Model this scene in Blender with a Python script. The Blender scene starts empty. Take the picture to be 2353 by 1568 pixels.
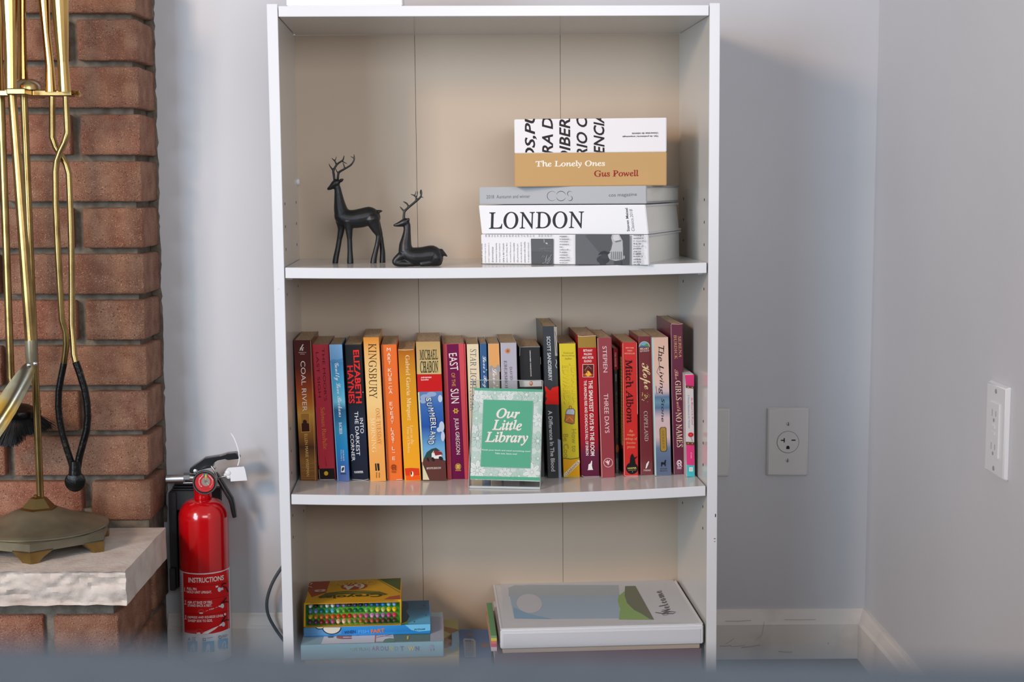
import bpy, bmesh, math, random
import numpy as np
from mathutils import Matrix, Vector, noise

random.seed(7)
SC = bpy.context.scene
COL = SC.collection
PI = math.pi

# ------------------------------------------------------------------ camera, world, lights, exposure
F_PX, CX, CY = 3371.23, 1176.5, 784.0
OZ = 0.7795                                     # camera height above the floor


def rot(p, y, r):
    ca, sa, cb, sb, cc, s_c = math.cos(p), math.sin(p), math.cos(y), math.sin(y), math.cos(r), math.sin(r)
    Rx = np.array([[1, 0, 0], [0, ca, -sa], [0, sa, ca]])
    Rz = np.array([[cb, -sb, 0], [sb, cb, 0], [0, 0, 1]])
    Ry = np.array([[cc, 0, s_c], [0, 1, 0], [-s_c, 0, cc]])
    return Rz @ Rx @ Ry


RR = rot(-0.1055, -0.0193, 0.0014)              # camera axes seen in the room
RB = rot(-0.10546, -0.05478, 0.00904)           # the same camera seen from the (slightly leaning, turned) bookcase
CB = np.array([-0.0937, -2.05023, -0.23225])    # camera place in the bookcase's frame
CR = np.array([0, 0, OZ])
MB_ = RR @ RB.T
TB_ = MB_ @ (-CB) + CR
BM = Matrix([[*MB_[0], TB_[0]], [*MB_[1], TB_[1]], [*MB_[2], TB_[2]], [0, 0, 0, 1]])
I4 = Matrix.Identity(4)

cam = bpy.data.cameras.new('camera')
cam.sensor_width = 36
cam.lens = F_PX / 2353 * 36
cam.clip_start = 0.02
cam.dof.use_dof = True
cam.dof.focus_distance = 2.2
cam.dof.aperture_fstop = 10.0
camo = bpy.data.objects.new('camera', cam)
COL.objects.link(camo)
camo.matrix_world = Matrix([[RR[0][0], RR[0][2], -RR[0][1], 0], [RR[1][0], RR[1][2], -RR[1][1], 0],
                            [RR[2][0], RR[2][2], -RR[2][1], OZ], [0, 0, 0, 1]])
SC.camera = camo
SC.cycles.transparent_max_bounces = 24

wd = bpy.data.worlds.new('world')
SC.world = wd
wd.use_nodes = True
wd.node_tree.nodes['Background'].inputs[0].default_value = (0.94, 0.95, 1.0, 1)
wd.node_tree.nodes['Background'].inputs[1].default_value = 0.30


def area(name, loc, target, sx, sy, power, color, shape='RECTANGLE'):
    l = bpy.data.lights.new(name, 'AREA')
    l.shape = shape
    l.size = sx
    l.size_y = sy
    l.energy = power
    l.color = color
    o = bpy.data.objects.new(name, l)
    COL.objects.link(o)
    o.location = loc
    o.rotation_euler = (Vector(target) - Vector(loc)).to_track_quat('-Z', 'Y').to_euler()
    return o


# a warm lamp high to the left, a wide cool window to the left, and a soft fill light added behind the camera
area('warm_lamp', (-1.95, -0.25, OZ + 0.98), (0.1, 2.3, OZ - 0.1), 0.42, 0.42, 40, (1.0, 0.68, 0.46))
area('window_light', (-2.05, -0.95, OZ + 0.25), (0.0, 2.3, OZ - 0.2), 1.2, 1.4, 76, (0.66, 0.83, 1.0))
area('fill_light_behind', (1.0, -2.0, OZ + 0.5), (0.0, 2.2, OZ - 0.2), 1.9, 1.3, 60, (0.97, 0.97, 1.0))

SC.view_settings.view_transform = 'Standard'
SC.view_settings.look = 'None'
SC.view_settings.gamma = 1.0
SC.view_settings.exposure = -0.08
SC.view_settings.use_curve_mapping = False


# ------------------------------------------------------------------ helpers
def lin(c):
    o = []
    for v in c[:3]:
        v = v / 255.0
        o.append(v / 12.92 if v <= 0.04045 else ((v + 0.055) / 1.055) ** 2.4)
    return (o[0], o[1], o[2], 1.0)


def mat(name, c, rough=0.5, metal=0.0, bump=0.0, bscale=200.0, c2=None, nscale=20.0, nw=(0.35, 0.65), coat=0.0, spec=0.5,
        stretch=None):
    m = bpy.data.materials.new(name)
    m.use_nodes = True
    nt = m.node_tree
    b = nt.nodes['Principled BSDF']
    b.inputs['Base Color'].default_value = lin(c)
    b.inputs['Roughness'].default_value = rough
    b.inputs['Metallic'].default_value = metal
    b.inputs['Coat Weight'].default_value = coat
    b.inputs['Coat Roughness'].default_value = 0.08
    b.inputs['Specular IOR Level'].default_value = spec
    tc = nt.nodes.new('ShaderNodeTexCoord')
    src = tc.outputs['Object']
    if stretch:
        mp = nt.nodes.new('ShaderNodeMapping')
        mp.inputs['Scale'].default_value = stretch
        nt.links.new(src, mp.inputs[0])
        src = mp.outputs[0]
    if c2 is not None:
        n = nt.nodes.new('ShaderNodeTexNoise')
        n.inputs['Scale'].default_value = nscale
        n.inputs['Detail'].default_value = 6
        r = nt.nodes.new('ShaderNodeValToRGB')
        r.color_ramp.elements[0].position, r.color_ramp.elements[1].position = nw
        r.color_ramp.elements[0].color = lin(c)
        r.color_ramp.elements[1].color = lin(c2)
        nt.links.new(src, n.inputs[0])
        nt.links.new(n.outputs[0], r.inputs[0])
        nt.links.new(r.outputs[0], b.inputs['Base Color'])
    if bump:
        n = nt.nodes.new('ShaderNodeTexNoise')
        n.inputs['Scale'].default_value = bscale
        n.inputs['Detail'].default_value = 5
        bp = nt.nodes.new('ShaderNodeBump')
        bp.inputs['Strength'].default_value = bump
        bp.inputs['Distance'].default_value = 0.002
        nt.links.new(src, n.inputs[0])
        nt.links.new(n.outputs[0], bp.inputs['Height'])
        nt.links.new(bp.outputs[0], b.inputs['Normal'])
    return m


class G:
    """collects geometry and links it as one mesh object"""

    def __init__(s):
        s.v, s.f, s.mi = [], [], []

    def add(s, vs, fs, m=0):
        n = len(s.v)
        s.v += [tuple(p) for p in vs]
        s.f += [tuple(i + n for i in f) for f in fs]
        s.mi += [m] * len(fs)
        return s

    def bm(s, b, m=0):
        b.verts.index_update()
        s.add([v.co.copy() for v in b.verts], [[v.index for v in f.verts] for f in b.faces], m)
        b.free()
        return s

    def box(s, x0, x1, y0, y1, z0, z1, bev=0.0, seg=2, m=0, shear=0.0, fn=None):
        b = bmesh.new()
        bmesh.ops.create_cube(b, size=1)
        for v in b.verts:
            v.co = ((x0 + x1) / 2 + v.co.x * (x1 - x0), (y0 + y1) / 2 + v.co.y * (y1 - y0), (z0 + z1) / 2 + v.co.z * (z1 - z0))
        if bev:
            bmesh.ops.bevel(b, geom=b.edges[:], offset=bev, segments=seg, affect='EDGES', clamp_overlap=True)
        for v in b.verts:
            v.co.x += shear * v.co.z
            if fn:
                v.co = fn(v.co)
        return s.bm(b, m)

    def tube(s, pts, rad, n=12, m=0, cap=True, flat=None):
        pts = [Vector(p) for p in pts]
        if not hasattr(rad, '__len__'):
            rad = [rad] * len(pts)
        vs, fs = [], []
        t0 = (pts[1] - pts[0]).normalized()
        ref = Vector((0, 1, 0)) if abs(t0.y) < 0.9 else Vector((1, 0, 0))
        a = t0.cross(ref).normalized()
        for i, p in enumerate(pts):
            t = (pts[min(i + 1, len(pts) - 1)] - pts[max(i - 1, 0)]).normalized()
            a = (a - t * a.dot(t)).normalized()
            b = t.cross(a)
            for k in range(n):
                q = 2 * PI * k / n
                vs.append(p + (a * math.cos(q) + b * math.sin(q) * (flat or 1.0)) * rad[i])
        for i in range(len(pts) - 1):
            for k in range(n):
                k2 = (k + 1) % n
                fs.append((i * n + k, i * n + k2, (i + 1) * n + k2, (i + 1) * n + k))
        if cap:
            fs.append(tuple(range(n))[::-1])
            fs.append(tuple((len(pts) - 1) * n + k for k in range(n)))
        return s.add(vs, fs, m)

    def lathe(s, prof, n=40, c=(0, 0, 0), axis='z', m=0, a0=0.0):
        vs, fs = [], []
        for (r, z) in prof:
            for k in range(n):
                q = 2 * PI * k / n + a0
                x, y = r * math.cos(q), r * math.sin(q)
                if axis == 'z':
                    vs.append((c[0] + x, c[1] + y, c[2] + z))
                elif axis == 'y':
                    vs.append((c[0] + x, c[1] + z, c[2] + y))
                else:
                    vs.append((c[0] + z, c[1] + x, c[2] + y))
        for i in range(len(prof) - 1):
            for k in range(n):
                k2 = (k + 1) % n
                fs.append((i * n + k, i * n + k2, (i + 1) * n + k2, (i + 1) * n + k))
        fs.append(tuple(range(n))[::-1])
        fs.append(tuple((len(prof) - 1) * n + k for k in range(n)))
        return s.add(vs, fs, m)

    def prism(s, poly, y0, y1, m=0, axis='y'):
        """poly in (x,z), thickness along y"""
        n = len(poly)
        mk = (lambda p, y: (p[0], y, p[1])) if axis == 'y' else ((lambda p, y: (y, p[0], p[1])) if axis == 'x' else (lambda p, y: (p[0], p[1], y)))
        vs = [mk(p, y0) for p in poly] + [mk(p, y1) for p in poly]
        fs = [tuple(range(n)), tuple(range(2 * n - 1, n - 1, -1))]
        fs += [(i, n + i, n + (i + 1) % n, (i + 1) % n) for i in range(n)]
        return s.add(vs, fs, m)

    def mesh(s, name, mats, smooth=None):
        me = bpy.data.meshes.new(name)
        me.from_pydata(s.v, [], s.f)
        for m in (mats if isinstance(mats, (list, tuple)) else [mats]):
            me.materials.append(m)
        if any(s.mi):
            me.polygons.foreach_set('material_index', s.mi)
        b = bmesh.new()
        b.from_mesh(me)
        bmesh.ops.recalc_face_normals(b, faces=b.faces[:])
        b.to_mesh(me)
        b.free()
        if smooth is not None:
            me.polygons.foreach_set('use_smooth', [True] * len(me.polygons))
            me.set_sharp_from_angle(angle=math.radians(smooth))
        me.update()
        return me

    def build(s, name, mats, parent=None, smooth=None, M=None):
        o = bpy.data.objects.new(name, s.mesh(name, mats, smooth))
        COL.objects.link(o)
        if parent is not None:
            o.parent = parent
        if M is not None:
            if parent is None:
                o.matrix_world = M
            else:
                o.matrix_local = M
        return o


def tag(o, label=None, cat=None, group=None, kind=None):
    if label:
        o['label'] = label
    if cat:
        o['category'] = cat
    if group:
        o['group'] = group
    if kind:
        o['kind'] = kind
    return o


def thing(name, label, cat, loc, frame=I4, group=None, rz=0.0):
    o = bpy.data.objects.new(name, None)
    o.empty_display_size = 0.02
    COL.objects.link(o)
    o.matrix_world = frame @ Matrix.Translation(loc) @ Matrix.Rotation(rz, 4, 'Z')
    return tag(o, label, cat, group)


def struct(o):
    o['kind'] = 'structure'
    return o


# rays through the photograph; 'R' = room frame, 'B' = bookcase frame
def ray(u, v, fr):
    d = np.array([(u - CX) / F_PX, 1.0, -(v - CY) / F_PX])
    return ((RR @ d, CR) if fr == 'R' else (RB @ d, CB))


def atY(u, v, Y, fr='B'):
    d, c = ray(u, v, fr)
    return c + d * (Y - c[1]) / d[1]


def atZ(u, v, Z, fr='B'):
    d, c = ray(u, v, fr)
    return c + d * (Z - c[2]) / d[2]


def atX(u, v, X, fr='B'):
    d, c = ray(u, v, fr)
    return c + d * (X - c[0]) / d[0]


# ------------------------------------------------------------------ lettering and flat print
_txt = {}
# serif and script letters come from the built-in font's own mathematical alphabets; bold, roman and slanted cuts are made from them
BASE = {'B': 0x1D434, 'I': 0x1D434, 'R': 0x1D434, 'J': 0x1D434, 'D': 0x1D434, 'C': 0x1D4D0}
CUT = {'D': (-0.22, 0.009), 'B': (-0.22, 0.020), 'R': (-0.22, 0.0), 'J': (0.0, 0.022), 'N': (0.0, 0.022), 'O': (0.24, 0.020), 'o': (0.2, 0.0)}


def uni(s, st):
    if st not in BASE:
        return s
    b, o = BASE[st], ''
    for c in s:
        if c == 'H' and st != 'C':
            o += chr(0x1D46F)
        elif 'A' <= c <= 'Z':
            o += chr(b + ord(c) - 65)
        elif 'a' <= c <= 'z':
            o += chr(0x210E) if (c == 'h' and st in 'IRBJD') else chr(b + 26 + ord(c) - 97)
        else:
            o += c
    return o


def text_geo(s, st):
    k = (s, st)
    if k in _txt:
        return _txt[k]
    cu = bpy.data.curves.new('t', 'FONT')
    cu.body = uni(s, st)
    cu.resolution_u = 3
    cu.shear, cu.offset = CUT.get(st, (0.0, 0.0))
    ob = bpy.data.objects.new('t', cu)
    COL.objects.link(ob)
    dg = bpy.context.evaluated_depsgraph_get()
    ev = ob.evaluated_get(dg)
    me = ev.to_mesh()
    v = np.array([(p.co.x, p.co.y) for p in me.vertices]) if len(me.vertices) else np.zeros((0, 2))
    f = [tuple(p.vertices) for p in me.polygons]
    ev.to_mesh_clear()
    bpy.data.objects.remove(ob)
    bpy.data.curves.remove(cu)
    if len(v):
        mn, mx = v.min(0), v.max(0)
        v = (v - mn) / np.maximum(mx - mn, 1e-6)
    _txt[k] = (v, f)
    return _txt[k]


PRINT = bpy.data.materials.new('print')
PRINT.use_nodes = True
_a = PRINT.node_tree.nodes.new('ShaderNodeVertexColor')
_a.layer_name = 'ink'
_b = PRINT.node_tree.nodes['Principled BSDF']
_b.inputs['Roughness'].default_value = 0.5
_b.inputs['Specular IOR Level'].default_value = 0.2
PRINT.node_tree.links.new(_a.outputs[0], _b.inputs['Base Color'])


class Ink:
    """flat print: every item is authored where the photograph shows it and laid on a real surface"""

    def __init__(s, fn, crop=(0, 0, 1.0)):
        s.fn, s.crop, s.k, s.step = fn, crop, 1, 0.00007
        s.v, s.f, s.c = [], [], []

    def put(s, px, faces, col):
        """px Nx2 in crop units, col one colour or one per vertex"""
        px = np.asarray(px, float)
        uv = np.stack([s.crop[0] + px[:, 0] / s.crop[2], s.crop[1] + px[:, 1] / s.crop[2]], 1)
        P = s.fn(uv, s.step * s.k)
        s.k += 1
        n = len(s.v)
        s.v += [tuple(p) for p in P]
        s.f += [tuple(i + n for i in f) for f in faces]
        if isinstance(col[0], (int, float)):
            s.c += [lin(col)] * len(px)
        else:
            s.c += [lin(c) for c in col]
        return s

    def t(s, txt, st, p0, p1, h, col, mirror=False):
        g, f = text_geo(txt, st)
        if not len(g):
            return s
        p0, p1 = np.array(p0, float), np.array(p1, float)
        d = p1 - p0
        L = np.hypot(*d)
        up = np.array([d[1], -d[0]]) / L
        return s.put(p0 + g[:, :1] * d + (g[:, 1:] - 0.5) * h * up, f, col)

    def bend(s, txt, st, cx, cy, w, h, drop, col, slope=0.0):
        """text on a smile curve (round bottles)"""
        g, f = text_geo(txt, st)
        a = g[:, 0] - 0.5
        return s.put(np.stack([cx + a * w, cy - (g[:, 1] - 0.5) * h - drop * (2 * a) ** 2 + slope * a * w], 1), f, col)

    def poly(s, pts, col):
        return s.put(pts, [tuple(range(len(pts)))], col)

    def quad(s, a, b, c, d, col, nx=1, ny=1):
        a, b, c, d = [np.array(q, float) for q in (a, b, c, d)]
        pts, cs = [], []
        for j in range(ny + 1):
            for i in range(nx + 1):
                x, y = i / nx, j / ny
                pts.append((a * (1 - x) + b * x) * (1 - y) + (d * (1 - x) + c * x) * y)
        fs = [(j * (nx + 1) + i, j * (nx + 1) + i + 1, (j + 1) * (nx + 1) + i + 1, (j + 1) * (nx + 1) + i) for j in range(ny) for i in range(nx)]
        return s.put(pts, fs, col)

    def rect(s, x0, y0, x1, y1, col, nx=1, ny=1):
        return s.quad((x0, y0), (x1, y0), (x1, y1), (x0, y1), col, nx, ny)

    def grad(s, a, b, c, d, stops):
        """a,b,c,d: TL TR BR BL; stops: (fraction down, colour)"""
        a, b, c, d = [np.array(q, float) for q in (a, b, c, d)]
        pts, cs, fs = [], [], []
        for (y, col) in stops:
            pts += [a * (1 - y) + d * y, b * (1 - y) + c * y]
            cs += [col, col]
        for i in range(len(stops) - 1):
            fs.append((2 * i, 2 * i + 1, 2 * i + 3, 2 * i + 2))
        return s.put(pts, fs, cs)

    def ell(s, cx, cy, rx, ry, col, n=20, a0=0.0, a1=2 * PI, rt=0.0):
        pts = []
        for k in range(n):
            q = a0 + (a1 - a0) * k / (n if a1 - a0 > 6.28 else n - 1)
            x, y = rx * math.cos(q), ry * math.sin(q)
            pts.append((cx + x * math.cos(rt) - y * math.sin(rt), cy + x * math.sin(rt) + y * math.cos(rt)))
        return s.poly(pts, col)

    def ring(s, cx, cy, rx, ry, w, col, n=28, a0=0.0, a1=2 * PI):
        pts, fs = [], []
        for k in range(n + 1):
            q = a0 + (a1 - a0) * k / n
            pts += [(cx + rx * math.cos(q), cy + ry * math.sin(q)), (cx + (rx - w) * math.cos(q), cy + (ry - w) * math.sin(q))]
        fs = [(2 * i, 2 * i + 1, 2 * i + 3, 2 * i + 2) for i in range(n)]
        return s.put(pts, fs, col)

    def line(s, pts, w, col):
        P = [np.array(p, float) for p in pts]
        V, fs = [], []
        for i, p in enumerate(P):
            d = P[min(i + 1, len(P) - 1)] - P[max(i - 1, 0)]
            nn = np.array([d[1], -d[0]]) / max(np.hypot(*d), 1e-6) * w / 2
            V += [p + nn, p - nn]
        fs = [(2 * i, 2 * i + 1, 2 * i + 3, 2 * i + 2) for i in range(len(P) - 1)]
        return s.put(V, fs, col)

    def build(s, name, parent):
        me = bpy.data.meshes.new(name)
        me.from_pydata(s.v, [], s.f)
        me.materials.append(PRINT)
        ca = me.color_attributes.new('ink', 'FLOAT_COLOR', 'POINT')
        ca.data.foreach_set('color', np.array(s.c, float).ravel())
        o = bpy.data.objects.new(name, me)
        COL.objects.link(o)
        o.parent = parent
        return o


def on_plane(fr, p0, n, root):
    """photo point -> plane through p0 with normal n (towards the viewer), in root's local space"""
    bpy.context.view_layer.update()
    F = I4 if fr == 'R' else BM
    T = np.array(root.matrix_world.inverted() @ F)
    p0, n = np.array(p0, float), np.array(n, float)
    n = n / np.linalg.norm(n)
    R_, C_ = (RR, CR) if fr == 'R' else (RB, CB)

    def fn(uv, h):
        d = np.stack([(uv[:, 0] - CX) / F_PX, np.ones(len(uv)), -(uv[:, 1] - CY) / F_PX], 1) @ R_.T
        t = ((p0 + n * h - C_) @ n) / (d @ n)
        P = C_ + d * t[:, None]
        return P @ T[:3, :3].T + T[:3, 3]
    return fn


def on_cyl(cx, cy, r, root):
    T = np.array(root.matrix_world.inverted())

    def fn(uv, h):
        d = np.stack([(uv[:, 0] - CX) / F_PX, np.ones(len(uv)), -(uv[:, 1] - CY) / F_PX], 1) @ RR.T
        R = r + h
        o = CR[:2] - np.array([cx, cy])
        a = (d[:, :2] ** 2).sum(1)
        b = (d[:, :2] * o).sum(1)
        c = (o ** 2).sum() - R * R
        disc = np.maximum(b * b - a * c, 0)
        t = (-b - np.sqrt(disc)) / a
        P = CR + d * t[:, None]
        return P @ T[:3, :3].T + T[:3, 3]
    return fn


# ------------------------------------------------------------------ materials
WHITE_PAINT = mat('wall_paint', (208, 209, 213), 0.6, bump=0.06, bscale=350, c2=(203, 204, 208), nscale=3)
BASE_PAINT = mat('baseboard_paint', (226, 220, 214), 0.4, c2=(206, 200, 194), nscale=14, nw=(0.55, 0.75))
CEIL = mat('ceiling_paint', (236, 234, 230), 0.8)
CARPET = mat('carpet', (96, 98, 98), 0.95, bump=0.8, bscale=900, c2=(118, 120, 120), nscale=700)
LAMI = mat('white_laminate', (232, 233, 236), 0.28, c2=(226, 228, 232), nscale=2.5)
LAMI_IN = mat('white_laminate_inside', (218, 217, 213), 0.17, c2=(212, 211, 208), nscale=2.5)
BACKP = mat('beige_hardboard', (196, 178, 158), 0.55, bump=0.03, bscale=700)
DARK = mat('dark_void', (14, 13, 13), 0.7)
SCUFF = mat('scuff', (120, 112, 100), 0.8)

# ------------------------------------------------------------------ the room
YW, XC = 2.3613, 0.6298
CH = 2.44
struct(G().box(-2.8, XC + 0.1, -2.6, YW + 0.1, -0.06, 0).build('floor', CARPET))
struct(G().box(-2.8, XC, YW, YW + 0.1, 0, CH).build('wall_back', WHITE_PAINT))
# plumb side wall, joining the back wall in the corner right of the bookcase
struct(G().box(XC, XC + 0.1, 0.9, YW + 0.1, 0, CH).build('wall_right', WHITE_PAINT))


def base_profile(name, L0, L1, along):
    """skirting with a thin cap bead and a bevelled top moulding; profile runs (out, z)"""
    H = 0.0823
    prof = [(0, 0), (0.014, 0), (0.014, H - 0.0235), (0.0125, H - 0.0215), (0.0105, H - 0.019), (0.006, H - 0.006), (0.0042, H - 0.0035), (0.0032, H), (0, H)]
    g = G()
    n = len(prof)
    if along == 'x':
        a = [(L0, YW - o, z) for o, z in prof]
        b = [(L1 - o, YW - o, z) for o, z in prof]
    else:
        a = [(XC - o, L0, z) for o, z in prof]
        b = [(XC - o, L1 - o, z) for o, z in prof]
    g.add(a + b, [tuple(range(n)), tuple(range(2 * n - 1, n - 1, -1))] + [(i, n + i, n + (i + 1) % n, (i + 1) % n) for i in range(n)])
    return struct(g.build(name, BASE_PAINT))


bb = base_profile('baseboard_back', -0.519, XC, 'x')
br = base_profile('baseboard_right', 0.9, YW, 'y')
# scuffs and the caulk line on the skirting
ik = Ink(on_plane('R', (0, YW - 0.0142, 0), (0, -1, 0), bb), (1640, 860, 2.2146))
for a, b, w in (((60, 1375), (105, 1345), 3), ((30, 1385), (90, 1382), 5), ((85, 1388), (160, 1380), 4), ((140, 1392), (235, 1380), 7), ((212, 1355), (245, 1328), 2),
                ((245, 1328), (258, 1260), 2), ((60, 1258), (190, 1254), 3), ((360, 1250), (520, 1249), 2.5), ((583, 1366), (584, 1376), 5), ((330, 1412), (400, 1416), 6)):
    ik.line([a, ((a[0] + b[0]) / 2, (a[1] + b[1]) / 2 + 2), b], w, (192, 184, 174))
ik.build('scuff_mark', bb)

# ------------------------------------------------------------------ fireplace: brick chimney, stone hearth
BRX = -0.519
BRY = 2.25
brick_m = bpy.data.materials.new('red_brick')
brick_m.use_nodes = True
nt = brick_m.node_tree
bs = nt.nodes['Principled BSDF']
bs.inputs['Roughness'].default_value = 0.85
tc = nt.nodes.new('ShaderNodeTexCoord')
oi = nt.nodes.new('ShaderNodeObjectInfo')
addv = nt.nodes.new('ShaderNodeVectorMath')
addv.operation = 'ADD'
nt.links.new(tc.outputs['Object'], addv.inputs[0])
nt.links.new(oi.outputs['Location'], addv.inputs[1])


def noise_node(scale, det, src=None):
    n = nt.nodes.new('ShaderNodeTexNoise')
    n.inputs['Scale'].default_value = scale
    n.inputs['Detail'].default_value = det
    nt.links.new(src or addv.outputs[0], n.inputs[0])
    return n


def ramp(src, stops):
    r = nt.nodes.new('ShaderNodeValToRGB')
    e = r.color_ramp.elements
    while len(e) < len(stops):
        e.new(0.5)
    for k, (p, c) in enumerate(stops):
        e[k].position = p
        e[k].color = lin(c)
    nt.links.new(src, r.inputs[0])
    return r


def mix(fac, a, b, mode='MIX'):
    m = nt.nodes.new('ShaderNodeMixRGB')
    m.blend_type = mode
    if isinstance(fac, float):
        m.inputs[0].default_value = fac
    else:
        nt.links.new(fac, m.inputs[0])
    nt.links.new(a, m.inputs[1])
    nt.links.new(b, m.inputs[2])
    return m.outputs[0]


perb = ramp(oi.outputs['Random'], [(0.0, (156, 92, 72)), (0.35, (142, 98, 74)), (0.7, (152, 106, 84)), (1.0, (124, 86, 68))])
cloud = ramp(noise_node(38, 4).outputs[0], [(0.35, (118, 72, 56)), (0.65, (164, 126, 102))])
colr = mix(0.55, perb.outputs[0], cloud.outputs[0])
sp = noise_node(700, 2)
lightsp = ramp(sp.outputs[0], [(0.60, (0, 0, 0)), (0.72, (255, 255, 255))])
sp2 = noise_node(460, 2)
darksp = ramp(sp2.outputs[0], [(0.30, (255, 255, 255)), (0.37, (0, 0, 0))])
lc = nt.nodes.new('ShaderNodeRGB')
lc.outputs[0].default_value = lin((206, 166, 130))
dc = nt.nodes.new('ShaderNodeRGB')
dc.outputs[0].default_value = lin((74, 46, 38))
c1 = mix(lightsp.outputs[0], colr, lc.outputs[0])
c2 = mix(darksp.outputs[0], c1, dc.outputs[0])
nt.links.new(c2, bs.inputs['Base Color'])
bp = nt.nodes.new('ShaderNodeBump')
bp.inputs['Strength'].default_value = 0.9
bp.inputs['Distance'].default_value = 0.0024
nt.links.new(noise_node(420, 6).outputs[0], bp.inputs['Height'])
nt.links.new(bp.outputs[0], bs.inputs['Normal'])
MORTAR = mat('mortar', (128, 120, 108), 0.95, bump=0.9, bscale=260, c2=(98, 90, 78), nscale=60)
STONE = mat('limestone', (216, 206, 196), 0.75, bump=0.5, bscale=160, c2=(196, 182, 172), nscale=26, nw=(0.4, 0.7))

chim = G()
chim.box(-1.5, BRX - 0.013, BRY + 0.019, YW, 0.235, CH)
chim_o = chim.build('fireplace', MORTAR)
tag(chim_o, 'red brick fireplace corner with a pale stone hearth ledge', 'fireplace')
# irregular mortar smear where the brick meets the painted wall
g = G()
rng = random.Random(3)
zz = 0.235
pts_l, pts_r = [], []
while zz < 1.5:
    pts_r.append((BRX + 0.0004 + rng.random() * 0.0035, zz))
    pts_l.append((BRX - 0.012, zz))
    zz += 0.006 + rng.random() * 0.01
g.prism(pts_l + pts_r[::-1], YW - 0.003, YW - 0.0005)
g.build('mortar_seam', MORTAR, chim_o)

_bc = {}


def brick_mesh(w, d, h, seed):
    k = (round(w, 4), round(d, 4), round(h, 4), seed)
    if k not in _bc:
        b = bmesh.new()
        bmesh.ops.create_cube(b, size=1)
        for v in b.verts:
            v.co = (v.co.x * w, v.co.y * d, v.co.z * h)
        bmesh.ops.bevel(b, geom=b.edges[:], offset=0.0022, segments=1, affect='EDGES')
        long_e = [e for e in b.edges if (e.verts[0].co - e.verts[1].co).length > 0.03]
        bmesh.ops.subdivide_edges(b, edges=long_e, cuts=4, use_grid_fill=True)
        r = random.Random(seed)
        for v in b.verts:
            n = noise.noise_vector(v.co * 60 + Vector((seed * 7.3, 0, 0)))
            v.co += n * 0.0011
        _bc[k] = G().bm(b).mesh('brick', brick_m, 50)
    return _bc[k]


def brick(x0, x1, y0, y1, z0, z1, parent, seed):
    me = brick_mesh(x1 - x0, y1 - y0, z1 - z0, seed % 4)
    o = bpy.data.objects.new('brick', me)
    COL.objects.link(o)
    o.parent = parent
    o.location = ((x0 + x1) / 2 + rng.uniform(-.0008, .0008), (y0 + y1) / 2 + rng.uniform(-.0012, .0012), (z0 + z1) / 2)
    return o


PITCH, BH = 0.0705, 0.0608
ztop = OZ + 0.2492
sd = 0
for c in range(-4, 11):
    z1 = ztop - c * PITCH
    z0 = z1 - BH
    if z1 > CH:
        continue
    jog = [0, .003, .001, .004, .0, .002, .001, .003, .001, .002, .002][c] if c >= 0 else 0
    short = (c % 2 == 0)
    x1 = BRX
    w = 0.0905 if short else 0.2065
    x = x1
    first = True
    while x > -1.02:
        ww = w if first else 0.2065 if not short else (0.2065 if not first else w)
        if first and short:
            ww = 0.0905
        elif short and x > -0.63 and c < 11:
            ww = 0.2065
        # corner bricks run back to the wall, the rest are one wythe deep
        yb = YW - 0.002 if first else BRY + 0.05
        brick(x - ww, x, BRY, yb, z0, z1, chim_o, sd)
        sd += 1
        first = False
        x -= ww + 0.0150
# hearth ledge of split-faced stone
SZ = OZ - 0.529
HX0, HX1, HY0, HY1, HT = -1.5, -0.4965, 1.989, 2.252, 0.0495
b = bmesh.new()
bmesh.ops.create_cube(b, size=1)
for v in b.verts:
    v.co = ((HX0 + HX1) / 2 + v.co.x * (HX1 - HX0), (HY0 + HY1) / 2 + v.co.y * (HY1 - HY0), SZ - HT / 2 + v.co.z * HT)
bmesh.ops.subdivide_edges(b, edges=[e for e in b.edges if abs(e.verts[0].co.x - e.verts[1].co.x) > .1], cuts=260, use_grid_fill=True)
bmesh.ops.subdivide_edges(b, edges=[e for e in b.edges if abs(e.verts[0].co.z - e.verts[1].co.z) > .03], cuts=16, use_grid_fill=True)
bmesh.ops.subdivide_edges(b, edges=[e for e in b.edges if e.verts[0].co.x > HX1 - .001 and e.verts[1].co.x > HX1 - .001 and abs(e.verts[0].co.y - e.verts[1].co.y) > .1], cuts=30, use_grid_fill=True)
for v in b.verts:
    if v.co.y < HY0 + 1e-4:
        e = min(SZ - v.co.z, v.co.z - (SZ - HT))
        q = v.co * 38
        rgh = noise.fractal(q, 0.9, 2.1, 6)
        rid = abs(noise.noise(Vector((v.co.x * 24, 3.1, v.co.z * 90))))
        low = max(0, (SZ - 0.026 - v.co.z) / 0.024)
        edge = 0.3 if e < 0.001 else 1.0
        v.co.y += edge * (0.004 + rgh * 0.0062 + rid * 0.005 + abs(noise.noise(v.co * 150)) * 0.0022) + (low ** 1.4) * 0.007 * edge + (0.004 if e < 0.001 and v.co.z < SZ - .03 else 0)
        if e < 0.001:
            v.co.z += noise.noise(v.co * 55) * 0.0018
    elif v.co.x > HX1 - 1e-4:
        v.co.x += noise.noise(v.co * 30) * 0.0012
G().bm(b).build('hearth_slab', STONE, chim_o, smooth=34)
G().box(-1.5, BRX - 0.004, BRY + 0.006, YW, 0.0, SZ + 0.03).build('mortar_bed', MORTAR, chim_o)
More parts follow.
